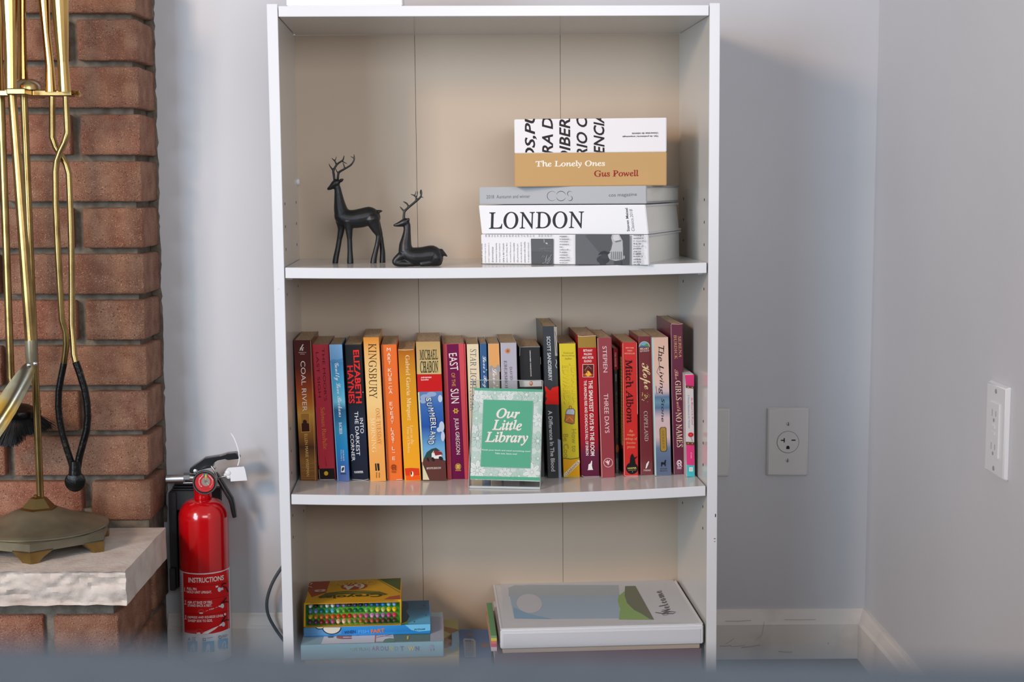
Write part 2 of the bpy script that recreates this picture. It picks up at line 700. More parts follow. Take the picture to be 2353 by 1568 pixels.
# brick plinth below the ledge
PX, PY = -0.519, 2.034
G().box(-1.5, PX - 0.008, PY + 0.008, BRY + 0.004, 0, SZ - HT - 0.0005).build('plinth_core', MORTAR, chim_o)
for c in range(3):
    z1 = SZ - HT - 0.025 - c * PITCH
    z0 = max(z1 - BH, 0.002)
    if z1 - z0 < 0.01:
        continue
    y = PY
    x = PX
    # side wall bricks run back from the corner to the painted wall
    cut = [y + 0.2065, y + 0.092][c % 2]
    wx = [0.0905, 0.2065][c % 2]
    brick(x - wx, x, y, cut, z0, z1, chim_o, sd)
    brick(x - 0.092, x, cut + 0.014, cut + 0.014 + 0.2 if c % 2 else YW - 0.002, z0, z1, chim_o, sd + 1)
    x -= wx + 0.014
    sd += 2
    while x > -1.02:
        brick(x - 0.2065, x, y, y + 0.09, z0, z1, chim_o, sd)
        sd += 1
        x -= 0.2205

# ------------------------------------------------------------------ bookcase
HW, DP, TH = 0.297, 0.2475, 0.0148
bc = thing('bookcase', 'white laminate three-tier bookcase standing in the corner beside the fireplace', 'bookcase', (0, 0, 0), BM)
ZE = 0.0172
for sgn, zb in ((-1, -1.0085), (1, -1.0135)):
    x0, x1 = (-HW - TH, -HW) if sgn < 0 else (HW, HW + TH)
    sp_ = G().box(x0, x1, 0, DP + 0.004, zb, ZE, 0.0006, 1).build('side_panel', [LAMI, LAMI_IN], bc)
    for p in sp_.data.polygons:
        if abs(p.normal.x) > 0.9:
            p.material_index = 1
    # rows of peg holes
    rows = [-0.2545, -0.2865, -0.3185]
    for zz in (-0.2545, -0.2865, -0.3185, -0.574, -0.606, -0.638, -0.382, -0.70, -0.732):
        for yy in (0.032, 0.205):
            g = G().lathe([(0.0021, 0.0), (0.0021, 0.0003)], 12, axis='x')
            o = g.build('peg_hole', DARK, sp_)
            o.location = (-HW + 0.00002, yy, zz) if sgn < 0 else (HW - 0.00032, yy, zz)
for (xa, xb) in ((-HW, -0.1138), (-0.1132, 0.1108), (0.1114, HW)):
    G().box(xa, xb, DP, DP + 0.003, -0.96, 0.0).build('back_panel', BACKP, bc)
G().box(-HW, HW, DP + 0.003, DP + 0.0034, -0.96, 0.0).build('back_lining', DARK, bc)


def sag(x, s):
    return -s * max(0.0, 1 - (x / HW) ** 2)


S1, S2, S3 = -0.3424, -0.6627, -0.945
SG1, SG2 = 0.0032, 0.0062


def zs1(x):
    return S1 + sag(x, SG1)


def zs2(x):
    return S2 + sag(x, SG2)


def board(name, x0, x1, z1, th, sg, mi=None):
    b = bmesh.new()
    bmesh.ops.create_cube(b, size=1)
    for v in b.verts:
        v.co = ((x0 + x1) / 2 + v.co.x * (x1 - x0), DP / 2 + v.co.y * (DP - 0.001), z1 - th / 2 + v.co.z * th)
    bmesh.ops.bevel(b, geom=b.edges[:], offset=0.0006, segments=1, affect='EDGES')
    bmesh.ops.subdivide_edges(b, edges=[e for e in b.edges if abs(e.verts[0].co.x - e.verts[1].co.x) > .1], cuts=24, use_grid_fill=True)
    for v in b.verts:
        v.co.z += sag(v.co.x, sg)
    o = G().bm(b).build(name, [LAMI, LAMI_IN], bc)
    for p in o.data.polygons:
        if abs(p.normal.z) > 0.9:
            p.material_index = 1
    return o


board('top_board', -HW + 0.0009, HW - 0.0009, 0.0144, 0.0144, 0.0)
board('shelf', -HW + 0.0012, HW - 0.0022, S1, 0.0149, SG1)
board('shelf', -HW + 0.0018, HW - 0.0022, S2, 0.0145, SG2)
board('shelf', -HW + 0.0005, HW - 0.0005, S3, 0.0145, 0.0)
G().box(-HW + 0.0005, HW - 0.0005, 0.012, 0.024, -1.004, S3 - 0.0147).build('kick_board', LAMI, bc)
# shelf pins and the white cam cover on the left side
for (zz, s) in ((S1, -1), (S1, 1), (S2, -1), (S2, 1)):
    for yy in (0.045, 0.205):
        g = G().lathe([(0.0024, 0), (0.0024, 0.006), (0.002, 0.0065)], 12, axis='x')
        o = g.build('shelf_pin', LAMI, bc)
        o.location = (s * HW - (0.0065 if s > 0 else 0), yy, zz - (0.0149 if zz == S1 else .0145) - 0.0026)
q = atX(683.5, 418, -HW)
o = G().lathe([(0.0052, 0), (0.0052, 0.002), (0.0038, 0.0034), (0, 0.0034)], 20, axis='x').build('cam_cover', LAMI, bc, 40)
o.location = (-HW, min(q[1], DP - .008), q[2])
ik = Ink(on_plane('B', (-HW - TH, 0, 0), (0, -1, 0), bc), (620, 560, 14.256))
ik.line([(262, 1465), (292, 1490), (322, 1515)], 14, (190, 192, 200)).line([(232, 1515), (262, 1540)], 12, (200, 202, 208))
ik.crop = (1640, 860, 2.2146)
ik.line([(1, 838), (9, 838)], 4, (120, 50, 40)).line([(2, 853), (9, 852)], 3, (120, 80, 60)).line([(9, 712), (9, 728)], 5, (60, 60, 62))
ik.build('scuff_mark', bc)

# white box on top of the case
a = atY(658.5, 11.5, 0.004)
b_ = atY(925, 11.5, 0.004)
wb = thing('storage_box', 'plain white box lying on top of the bookcase, left of centre', 'box', ((a[0] + b_[0]) / 2, 0.004, 0.0145), BM)
hw_ = (b_[0] - a[0]) / 2
WBOX = mat('white_card', (240, 240, 238), 0.5)
G().box(-hw_, hw_, 0, 0.18, 0.0003, 0.042, 0.001).build('box_body', WBOX, wb)
G().box(-hw_ - 0.001, hw_ + 0.001, -0.001, 0.181, 0.0425, 0.062, 0.001).build('lid', WBOX, wb)

# ------------------------------------------------------------------ the row of paperbacks
PAGES = mat('aged_paper', (222, 196, 160), 0.85, bump=0.5, bscale=300, c2=(200, 172, 138), nscale=80, stretch=(6, 0.6, 1))
PAGES_W = mat('white_paper', (232, 228, 220), 0.85, bump=0.3, bscale=300, stretch=(6, 0.6, 1))
C1, C2, C3, C4, C5 = (640, 720, 3.565), (860, 720, 3.565), (1060, 720, 3.564), (1230, 720, 3.564), (1400, 700, 3.408)
_bm = {}


def cmat(c, rough=0.4):
    k = (c, rough)
    if k not in _bm:
        _bm[k] = mat('cover_card', c, rough, coat=0.15)
    return _bm[k]


BOOKS = {}
_prev = [-HW]


def paperback(label, crop, BL, BR, TL, TR, col, depth, brow=None, group='paperbacks on the middle shelf', pages=None, yb=None):
    """corner points are (x, y) in the crop where the spine shows"""
    ox, oy, sc = crop
    f = lambda p: (ox + p[0] / sc, oy + p[1] / sc)
    bl, br, tl, tr = f(BL), f(BR), f(TL), f(TR)
    um, vm = (bl[0] + br[0]) / 2, (bl[1] + br[1]) / 2
    z = S2
    for _ in range(4):
        q = atZ(um, vm, z)
        z = zs2(q[0])
    y = q[1] if yb is None else yb
    xl, xr = atY(*bl, y)[0], atY(*br, y)[0]
    xtl, xtr = atY(*tl, y)[0], atY(*tr, y)[0]
    zt = (atY(*tl, y)[2] + atY(*tr, y)[2]) / 2
    h = zt - z
    w = ((xr - xl) + (xtr - xtl)) / 2 - 0.0004
    xc = (xl + xr) / 2
    sh = ((xtl + xtr) / 2 - xc) / h
    zf = min(zs2(xc - w / 2), zs2(xc + w / 2)) if False else zs2(xc) + 0.0002
    root = thing('paperback_book', label, 'book', (xc, y, zf), BM, group)
    depth = min(depth, DP - 0.003 - y)
    t = 0.0005
    cm = cmat(col)
    # U-shaped cover with rounded spine corners, sheared with the lean
    r = 0.0012
    out = [(-w / 2, depth), (-w / 2, r), (-w / 2 + r * .3, r * .3), (-w / 2 + r, 0), (w / 2 - r, 0), (w / 2 - r * .3, r * .3), (w / 2, r), (w / 2, depth)]
    inn = [(w / 2 - t, depth), (w / 2 - t, r + t), (w / 2 - r - t, t), (-w / 2 + r + t, t), (-w / 2 + t, r + t), (-w / 2 + t, depth)]
    ring = out + inn
    n = len(ring)
    g = G()
    vs = [(x, yy, 0) for x, yy in ring] + [(x + sh * h, yy, h) for x, yy in ring]
    fs = [(i, (i + 1) % n, n + (i + 1) % n, n + i) for i in range(n)]
    m_ = [(0, 1, 12, 13), (1, 2, 11, 12), (2, 3, 11), (3, 4, 10, 11), (4, 5, 10), (5, 6, 9, 10), (6, 7, 8, 9)]
    fs += [tuple(q) for q in m_] + [tuple(n + i for i in q[::-1]) for q in m_]
    g.add(vs, fs)
    g.build('cover', cm, root)
    pm = pages or PAGES
    g = G()
    ht = h - 0.0006
    g.box(-w / 2 + t, w / 2 - t, 0.0006, depth - 0.0015, 0.001, ht, shear=0)
    g.v = [(x + sh * z_, y_, z_) for x, y_, z_ in g.v]
    g.build('page_block', pm, root)
    ink = Ink(on_plane('B', (xc, y, z), (0, -1, 0), root), crop)
    BOOKS[label] = root
    root['w'] = w
    del root['w']
    return root, ink, (xc, y, zf, w, h, sh, depth)


# 1
b, k, _ = paperback('dark red to gold paperback, far left of the row', C1, (184, 1375), (318, 1375), (122, 222), (274, 222), (112, 62, 32), 0.135)
TL, TR, BR, BL = (122, 222), (272, 222), (316, 1375), (184, 1375)
k.grad(TL, TR, BR, BL, [(0, (78, 30, 32)), (.2, (96, 36, 30)), (.33, (160, 66, 30)), (.45, (196, 112, 40)), (.53, (214, 160, 70)), (.62, (178, 122, 52)), (.72, (128, 82, 38)), (.76, (84, 52, 30)), (.86, (150, 104, 52)), (1, (132, 86, 44))])
k.line([(262, 224), (285, 800), (303, 1370)], 3, (214, 176, 120))
k.t('k', 'C', (172, 280), (208, 282), 54, (236, 226, 220)).t('KENSINGTON', 'N', (164, 323), (226, 323), 8, (210, 190, 180)).t('EDITION', 'N', (178, 336), (214, 336), 7, (210, 190, 180))
k.t('COAL RIVER', 's', (199, 392), (216, 805), 38, (246, 238, 230))
k.quad((178, 820), (253, 817), (260, 974), (187, 977), (214, 180, 90)).quad((182, 825), (249, 822), (256, 969), (191, 972), (178, 126, 52)).poly([(190, 972), (188, 905), (200, 900), (200, 880), (214, 872), (230, 880), (232, 900), (250, 905), (255, 969)], (66, 26, 22))
k.t('ELLEN MARIE WISEMAN', 's', (224, 990), (242, 1338), 24, (232, 200, 120))
for yy in (1230, 1262, 1290, 1335, 1352):
    k.line([(186, yy), (230, yy + 4), (300, yy)], 4, (170, 124, 66))
k.build('lettering', b)
# 2
b, k, _ = paperback('crimson paperback with a black foot and a yellow dot on its spine', C1, (332, 1365), (474, 1365), (275, 257), (412, 257), (205, 42, 64), 0.13)
k.t("THE MOOR'S", 's', (364, 287), (386, 720), 22, (104, 18, 38)).t('LAST SIGH', 's', (316, 320), (338, 690), 22, (104, 18, 38))
k.t('Salman Rushdie', 'R', (362, 772), (385, 1116), 36, (240, 146, 66))
k.quad((328, 1275), (456, 1272), (464, 1360), (336, 1365), (38, 26, 26)).ell(390, 1313, 17, 18, (244, 196, 36)).line([(331, 1280), (338, 1358), (345, 1364), (460, 1362)], 3, (226, 216, 208)).line([(306, 770), (330, 1250)], 2.5, (226, 120, 130))
k.t('vintage', 's', (380, 1175), (392, 1255), 10, (150, 24, 46))
k.build('lettering', b)
# 3
b, k, _ = paperback('narrow sky-blue paperback with white script title, between a crimson and a black book', C1, (485, 1378), (582, 1378), (416, 257), (522, 257), (60, 130, 185), 0.105)
k.grad((416, 257), (520, 257), (581, 1376), (486, 1376), [(0, (140, 186, 226)), (.1, (120, 170, 214)), (.13, (70, 140, 190)), (.3, (80, 176, 214)), (.42, (120, 200, 226)), (.48, (50, 100, 140)), (.55, (50, 120, 160)), (.62, (60, 150, 190)), (.78, (30, 140, 200)), (.9, (60, 110, 180)), (1, (96, 116, 170))])
k.line([(418, 258), (486, 1374)], 6, (150, 196, 226)).poly([(420, 395), (450, 378), (480, 384), (524, 370), (530, 400), (424, 402)], (90, 146, 190))
k.t('Gently Love Beckons', 'C', (468, 408), (504, 852), 50, (250, 250, 250))
k.t('BACHER', 'B', (506, 895), (511, 993), 24, (236, 240, 244)).t('SERIES', 's', (530, 1120), (535, 1210), 10, (220, 230, 240)).t('VOLUME 6', 's', (512, 1118), (516, 1210), 10, (220, 230, 240))
k.rect(512, 1252, 541, 1304, (244, 244, 244)).ell(527, 1278, 9, 18, (40, 50, 60), rt=.3).rect(508, 1308, 552, 1322, (70, 70, 100))
k.build('lettering', b)
# 4
b, k, _ = paperback('black paperback with bold red author name and white title', C1, (600, 1370), (740, 1370), (541, 257), (679, 257), (26, 27, 34), 0.13)
k.grad((543, 262), (678, 262), (737, 1366), (602, 1366), [(0, (30, 30, 32)), (.4, (22, 24, 32)), (.6, (34, 42, 62)), (.8, (24, 32, 54)), (1, (24, 30, 44))])
k.t('ELIZABETH', 'N', (634, 302), (660, 738), 48, (240, 40, 38)).t('HAYNES', 'N', (585, 430), (600, 740), 50, (240, 40, 38))
k.t('INTO', 's', (678, 860), (686, 984), 28, (240, 240, 244)).t('THE DARKEST', 's', (636, 806), (653, 1166), 30, (240, 240, 244)).t('CORNER', 's', (600, 992), (614, 1212), 28, (240, 240, 244))
k.t('HARPER', 'N', (620, 1301), (694, 1299), 13, (230, 230, 230)).line([(622, 1311), (694, 1309)], 2, (220, 220, 220)).line([(602, 1362), (700, 1368), (738, 1360)], 3, (210, 210, 210)).ell(692, 648, 3, 4, (240, 240, 240), 8)
k.build('lettering', b)
# 5
b, k, _ = paperback('pale orange paperback with large dark serif capitals, left of the plain orange one', C1, (750, 1378), (882, 1378), (694, 200), (822, 200), (238, 170, 84), 0.14)
k.grad((697, 202), (820, 200), (880, 1374), (752, 1374), [(0, (224, 140, 44)), (.08, (236, 176, 96)), (.2, (236, 196, 128)), (.45, (244, 206, 136)), (.7, (242, 176, 96)), (1, (232, 160, 76))])
k.t('KINGSBURY', 'R', (768, 248), (776, 700), 66, (66, 36, 18)).t('ONE TUESDAY', 'R', (812, 780), (828, 1076), 34, (196, 104, 40)).t('MORNING', 'R', (770, 858), (784, 1140), 36, (252, 226, 176))
k.quad((790, 1232), (800, 1232), (806, 1292), (794, 1292), (24, 20, 18)).quad((806, 1232), (824, 1232), (828, 1290), (814, 1292), (24, 20, 18))
for j in range(2):
    k.t('ZOND' if j else 'RVAN', 'N', (803 + 22 * j, 1306), (803 + 22 * j, 1350), 9, (90, 60, 30))
k.build('lettering', b)
# 6
b, k, _ = paperback('plain bright orange paperback with thin white stacked capitals', C2, (108, 1370), (234, 1370), (57, 258), (185, 258), (236, 112, 26), 0.135)
for ch, x, y in [('M', 118, 298), ('A', 120, 338), ('R', 122, 371), ('Y', 124, 405), ('K', 128, 467), ('U', 128, 505), ('B', 130, 541), ('C', 132, 611), ('A', 134, 645), ('E', 137, 742), ('V', 140, 782), ('E', 143, 820), ('R', 145, 856), ('Y', 147, 892), ('L', 148, 953), ('A', 151, 987), ('S', 152, 1020), ('T', 154, 1052), ('L', 157, 1108), ('E', 160, 1190)]:
    wdt = 30 if ch in 'MVAKUC' else 23
    if ch == 'R' and y > 700:
        k.t(ch, 's', (x + wdt / 2, y), (x - wdt / 2, y), -28, (250, 236, 220))
    else:
        k.t(ch, 's', (x - wdt / 2, y), (x + wdt / 2, y), 28, (250, 236, 220))
k.line([(118, 575), (144, 574)], 3.5, (250, 236, 220)).line([(146, 1142), (172, 1141)], 3.5, (250, 236, 220))
k.t('R', 's', (146, 1265), (182, 1265), 44, (140, 60, 20)).ring(158, 1262, 22, 22, 4, (140, 60, 20)).rect(142, 1291, 174, 1308, (176, 84, 30))
k.line([(58, 262), (84, 800), (108, 1360)], 3, (244, 190, 140)).line([(180, 1365), (232, 1364)], 3, (250, 236, 220))
k.build('lettering', b)
# 7
b, k, _ = paperback('golden yellow paperback with a red foot and a small orange oval', C2, (247, 1376), (384, 1374), (194, 300), (330, 296), (232, 150, 26), 0.13)
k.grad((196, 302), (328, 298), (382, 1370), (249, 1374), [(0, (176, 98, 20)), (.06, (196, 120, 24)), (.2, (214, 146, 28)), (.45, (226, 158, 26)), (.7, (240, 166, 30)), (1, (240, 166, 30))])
k.t('Gabriel García Márquez', 'R', (266, 345), (286, 880), 44, (250, 232, 184)).t('Love in the', 'R', (306, 920), (313, 1075), 26, (250, 226, 170)).t('Time of Cholera', 'R', (275, 930), (283, 1145), 28, (250, 226, 170))
k.poly([(250, 1272), (300, 1268), (366, 1272), (372, 1330), (330, 1330), (305, 1345), (256, 1328)], (222, 58, 20)).quad((258, 1330), (374, 1332), (378, 1366), (262, 1370), (240, 90, 22)).ell(309, 1319, 17, 26, (240, 120, 24)).ell(309, 1318, 10, 21, (250, 246, 236)).ell(304, 1312, 5, 16, (36, 24, 20)).line([(200, 300), (250, 304), (320, 298)], 5, (220, 190, 150))
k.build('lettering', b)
# 8
b, k, _ = paperback('thick paperback with a tan top, red band and blue sky over a small house', C2, (397, 1375), (592, 1375), (340, 235), (540, 232), (178, 146, 92), 0.14)
k.grad((342, 237), (538, 234), (550, 498), (350, 500), [(0, (196, 162, 104)), (1, (214, 184, 122))])
k.t('MICHAEL', 'B', (372, 342), (521, 338), 84, (30, 52, 42)).t('CHABON', 'B', (376, 442), (524, 438), 98, (30, 52, 42))
k.quad((350, 502), (550, 500), (557, 640), (356, 646), (204, 22, 22)).t('miramax', 'N', (384, 527), (470, 524), 14, (244, 226, 222)).t('books', 'N', (384, 546), (445, 543), 13, (244, 226, 222))
k.grad((366, 645), (556, 642), (584, 1210), (398, 1222), [(0, (96, 134, 184)), (.2, (60, 108, 180)), (.5, (36, 84, 166)), (.8, (110, 170, 214)), (1, (130, 180, 200))])
for cx_, cy_, rx_, ry_ in ((420, 690, 44, 26), (470, 664, 40, 20), (400, 720, 26, 20), (540, 700, 18, 30), (552, 930, 22, 44), (530, 955, 18, 20), (562, 1010, 16, 40)):
    k.ell(cx_, cy_, rx_, ry_, (196, 208, 226) if cx_ > 500 else (150, 172, 206), 16)
k.quad((357, 648), (369, 648), (403, 1220), (388, 1220), (226, 220, 170)).poly([(402, 1200), (430, 1140), (470, 1112), (505, 1104), (540, 1130), (520, 1200), (470, 1216)], (40, 74, 70)).poly([(398, 1222), (402, 1195), (470, 1180), (560, 1200), (584, 1212), (590, 1372), (396, 1374)], (96, 54, 48))
k.poly([(470, 1150), (486, 1128), (548, 1132), (552, 1180), (540, 1192), (470, 1192)], (236, 234, 228)).poly([(478, 1152), (490, 1126), (546, 1134), (560, 1158), (500, 1168), (490, 1140)], (140, 46, 50)).ell(482, 1198, 12, 20, (30, 30, 34), 12, rt=-.5).ell(545, 1190, 14, 20, (30, 34, 36), 12, rt=-.8).ell(440, 1200, 8, 18, (30, 30, 34), 12, rt=-.4)
k.poly([(398, 1240), (452, 1366), (398, 1366)], (220, 212, 176)).t('HYPERION', 'B', (428, 1272), (548, 1268), 16, (222, 206, 196))
for ch, x, y, a_ in zip('SUMMERLAND', (445, 452, 464, 474, 480, 484, 486, 482, 474, 466), (708, 748, 790, 832, 872, 908, 944, 982, 1020, 1060), (.25, .22, .18, .12, .08, .03, -.03, -.1, -.18, -.22)):
    dx, dy = math.sin(-a_ + .12) * 15, math.cos(a_) * 17
    k.t(ch, 's', (x - dx * .3 - 2, y - dy - 1), (x + dx * .3 - 2, y + dy + 2), 52, (16, 24, 40))
    k.t(ch, 's', (x - dx * .3, y - dy + 2), (x + dx * .3, y + dy - 2), 44, (246, 246, 240))
k.build('lettering', b)
# 9
b, k, _ = paperback('coral pink paperback with a wide plum stripe down the spine', C2, (600, 1362), (772, 1360), (555, 255), (740, 250), (214, 72, 82), 0.135)
k.quad((593, 256), (690, 252), (742, 1358), (634, 1360), (112, 12, 70)).line([(741, 252), (776, 1356)], 7, (230, 90, 92))
k.t('EAST', 's', (642, 328), (656, 470), 66, (246, 236, 226)).t('OF THE', 's', (645, 490), (652, 600), 30, (216, 160, 70)).t('SUN', 's', (657, 620), (664, 738), 66, (246, 236, 226))
for j in range(6):
    k.ell(668 + 15 * math.cos(j * PI / 3), 801 + 15 * math.sin(j * PI / 3), 9, 6, (222, 176, 80), 12, rt=j * PI / 3)
k.t('JULIA GREGSON', 's', (670, 860), (684, 1158), 42, (246, 236, 226)).ring(687, 1258, 25, 28, 5, (200, 150, 70)).rect(672, 1240, 702, 1276, (220, 178, 90)).rect(664, 1284, 712, 1294, (190, 120, 70))
k.build('lettering', b)
# 10
b, k, _ = paperback('cream paperback with slate lettering, half hidden behind the left edge of the green sign', C3, (84, 1362), (178, 1362), (42, 256), (142, 253), (228, 206, 168), 0.105)
k.quad((50, 258), (140, 256), (162, 900), (78, 900), (236, 218, 182)).t('STAR LIGHT, STAR', 'R', (94, 295), (96, 800), 58, (84, 94, 110))
k.build('lettering', b)
# 11
b, k, _ = paperback('thin dark blue paperback with white script, top showing behind the green sign', C3, (180, 1362), (238, 1362), (150, 252), (208, 252), (40, 92, 142), 0.105)
k.t("Love's Beginnings", 'C', (184, 350), (204, 800), 44, (244, 246, 250))
k.build('lettering', b)
# 12
b, k, _ = paperback('peach and grey paperback with white script, top showing behind the green sign', C3, (240, 1362), (335, 1362), (218, 250), (310, 250), (176, 166, 156), 0.105)
k.quad((222, 252), (308, 251), (316, 440), (232, 448), (232, 170, 104)).poly([(231, 440), (250, 425), (268, 452), (286, 438), (300, 416), (318, 440), (320, 480), (234, 480)], (164, 160, 158)).t("Love's Song", 'C', (265, 450), (284, 800), 54, (246, 244, 240))
k.build('lettering', b)
# 13
b, k, _ = paperback('pale lavender paperback with an orange star motif, behind the green sign', C3, (348, 1362), (478, 1362), (318, 245), (455, 242), (186, 182, 194), 0.135)
for j in range(8):
    k.ell(380 + 16 * math.cos(j * PI / 4), 310 + 16 * math.sin(j * PI / 4), 8, 5, (206, 140, 84), 10, rt=j * PI / 4)
k.ell(380, 310, 10, 10, (176, 96, 50)).t('DAVID', 'R', (405, 438), (411, 548), 20, (92, 80, 88)).t('EBERSHOFF', 'R', (360, 388), (371, 650), 22, (92, 80, 88))
k.build('lettering', b)
# 14
b, k, _ = paperback('black paperback with a white label, right of the lavender one behind the sign', C3, (512, 1345), (690, 1340), (470, 275), (646, 272), (22, 22, 24), 0.11)
k.t('ORIANEIS WINDOWS', 'N', (563, 305), (571, 518), 9, (226, 222, 218)).quad((474, 552), (658, 548), (660, 600), (480, 604), (226, 222, 218)).ell(572, 576, 14, 20, (214, 120, 60)).ell(570, 572, 6, 10, (226, 222, 218)).line([(480, 282), (478, 350)], 4, (200, 196, 190)).line([(474, 278), (560, 276), (644, 276)], 4, (176, 172, 166)).line([(648, 360), (650, 420)], 3, (150, 146, 140))
k.build('lettering', b)
# 15
b, k, _ = paperback('tall charcoal paperback with a torn red patch in the middle of its spine', C4, (105, 1352), (213, 1352), (57, 108), (177, 106), (50, 54, 58), 0.14)
k.grad((62, 110), (150, 108), (192, 1350), (108, 1352), [(0, (62, 68, 74)), (.5, (54, 60, 66)), (1, (66, 68, 70))])
k.quad((152, 110), (176, 112), (182, 350), (162, 350), (170, 164, 156)).line([(160, 150), (172, 200), (164, 250), (178, 330)], 4, (90, 86, 82)).line([(168, 380), (176, 400), (166, 430), (178, 450)], 6, (190, 190, 190)).quad((184, 1030), (207, 1040), (214, 1350), (192, 1350), (150, 166, 190))
k.t('SCOTT SANDSBERRY', 'N', (107, 190), (124, 555), 30, (206, 210, 212))
k.poly([(78, 598), (92, 604), (104, 622), (124, 636), (138, 612), (160, 606), (190, 598), (193, 750), (84, 746), (82, 730), (96, 700), (84, 680), (90, 650), (80, 630)], (232, 34, 26))
k.t('A Difference In The Blood', 'N', (121, 798), (148, 1296), 34, (214, 218, 222))
k.build('lettering', b)
# 16
b, k, _ = paperback('bright yellow paperback with a clearance sticker at its foot', C4, (232, 1345), (365, 1345), (192, 252), (334, 248), (226, 204, 28), 0.13)
for s_, y_, w_ in (('National', 325, 84), ('Bestselling', 349, 104), ('Author', 372, 60)):
    k.t(s_, 'R', (270 - w_ / 2, y_), (270 + w_ / 2, y_), 16, (120, 100, 40))
k.t('JOHANNA', 's', (300, 412), (318, 750), 44, (176, 156, 60)).t('JOHANNA', 's', (303, 410), (321, 748), 40, (236, 214, 40)).t('EDWARDS', 's', (244, 424), (258, 746), 46, (176, 156, 60)).t('EDWARDS', 's', (247, 422), (261, 744), 42, (236, 214, 40))
k.ring(287, 775, 12, 18, 4, (200, 50, 30)).poly([(252, 800), (264, 782), (312, 780), (327, 800), (320, 905), (300, 912), (246, 896), (238, 884)], (120, 100, 80)).poly([(256, 804), (266, 788), (310, 786), (322, 804), (318, 832), (252, 826)], (196, 198, 206)).poly([(250, 834), (316, 838), (314, 902), (244, 890)], (206, 116, 50)).line([(252, 880), (280, 850), (312, 886)], 5, (236, 170, 100))
k.t('How to', 's', (315, 950), (321, 1136), 38, (176, 156, 60)).t('Be Cool', 's', (249, 990), (257, 1195), 40, (176, 156, 60))
k.poly([(228, 1200), (232, 1184), (290, 1196), (362, 1184), (364, 1338), (234, 1340)], (236, 168, 22)).line([(229, 1188), (290, 1196), (362, 1186)], 6, (60, 110, 60)).poly([(234, 1318), (348, 1206), (364, 1206), (364, 1230), (256, 1338), (236, 1338)], (232, 226, 200)).t('CLEARANCE', 'N', (243, 1334), (356, 1218), 20, (176, 130, 40))
k.build('lettering', b)
# 17
b, k, _ = paperback('thick red paperback with a gold head and a small fire picture', C4, (380, 1342), (526, 1342), (346, 186), (497, 184), (170, 22, 34), 0.14)
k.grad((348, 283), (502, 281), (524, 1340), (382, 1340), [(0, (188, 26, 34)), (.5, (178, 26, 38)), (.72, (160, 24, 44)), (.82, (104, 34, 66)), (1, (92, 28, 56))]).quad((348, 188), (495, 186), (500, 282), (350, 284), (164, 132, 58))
for s_, y_, w_ in (('BETHANY', 306, 76), ('McLEAN', 335, 64), ('AND PETER', 364, 94), ('ELKIND', 393, 62)):
    k.t(s_, 'N', (431 - w_ / 2, y_), (431 + w_ / 2, y_), 19, (244, 226, 218))
k.rect(387, 418, 480, 525, (236, 220, 200)).rect(391, 422, 476, 521, (96, 26, 24)).ell(432, 505, 40, 14, (200, 80, 30)).poly([(410, 500), (430, 470), (445, 480), (460, 505), (430, 520)], (246, 190, 70)).line([(404, 470), (432, 432), (460, 455)], 7, (150, 120, 110)).line([(412, 482), (440, 446), (466, 468)], 6, (120, 60, 50)).line([(400, 462), (430, 492)], 6, (140, 70, 50))
k.t('THE SMARTEST GUYS IN THE ROOM', 'N', (452, 550), (470, 1168), 34, (248, 234, 226)).t('THE AMAZING RISE AND SCANDALOUS FALL OF ENRON', 'N', (409, 551), (426, 1166), 24, (244, 222, 214))
k.poly([(432, 1284), (436, 1240), (452, 1230), (460, 1208), (466, 1212), (464, 1250), (472, 1284)], (244, 236, 232)).line([(428, 1284), (474, 1282)], 4, (244, 236, 232)).line([(346, 186), (380, 192), (440, 188), (497, 184)], 4, (226, 214, 190)).line([(382, 1330), (400, 1340), (524, 1336)], 3, (220, 200, 200))
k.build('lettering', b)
# 18
b, k, _ = paperback('dusty rose-brown paperback with two lines of thin white capitals', C4, (545, 1347), (652, 1347), (510, 204), (630, 203), (150, 52, 62), 0.135)
k.t('STEPIEN', 's', (567, 270), (575, 485), 34, (236, 208, 206)).t('THREE DAYS', 's', (578, 660), (590, 982), 36, (236, 208, 206)).ring(597, 1225, 38, 38, 4, (236, 208, 206))
for rt in (-.9, -.3, .4):
    k.ell(597 + 10 * math.sin(rt), 1230 - 8 * math.cos(rt), 5, 22, (236, 208, 206), 12, rt=rt)
k.line([(510, 206), (546, 1345)], 5, (226, 176, 170))
k.build('lettering', b)
# 19
b, k, _ = paperback('very thin black paperback with a red top, left of the red serif-titled one', C4, (655, 1312), (688, 1312), (638, 292), (676, 288), (34, 28, 24), 0.12)
k.quad((640, 292), (676, 290), (679, 460), (645, 464), (166, 24, 42)).t('YOU CHOOSE', 'N', (656, 320), (659, 440), 14, (236, 200, 200)).t('MEDUSA', 'N', (660, 500), (661, 560), 10, (180, 176, 168)).t('THE EPIC ADVENTURES OF ODYSSEUS', 'R', (664, 640), (672, 1020), 14, (142, 122, 60)).ell(672, 1110, 12, 34, (176, 90, 30), 12).line([(664, 1140), (680, 1180)], 6, (60, 30, 20)).t('CAPSTONE', 'N', (668, 1190), (672, 1280), 10, (150, 150, 150))
k.build('lettering', b)
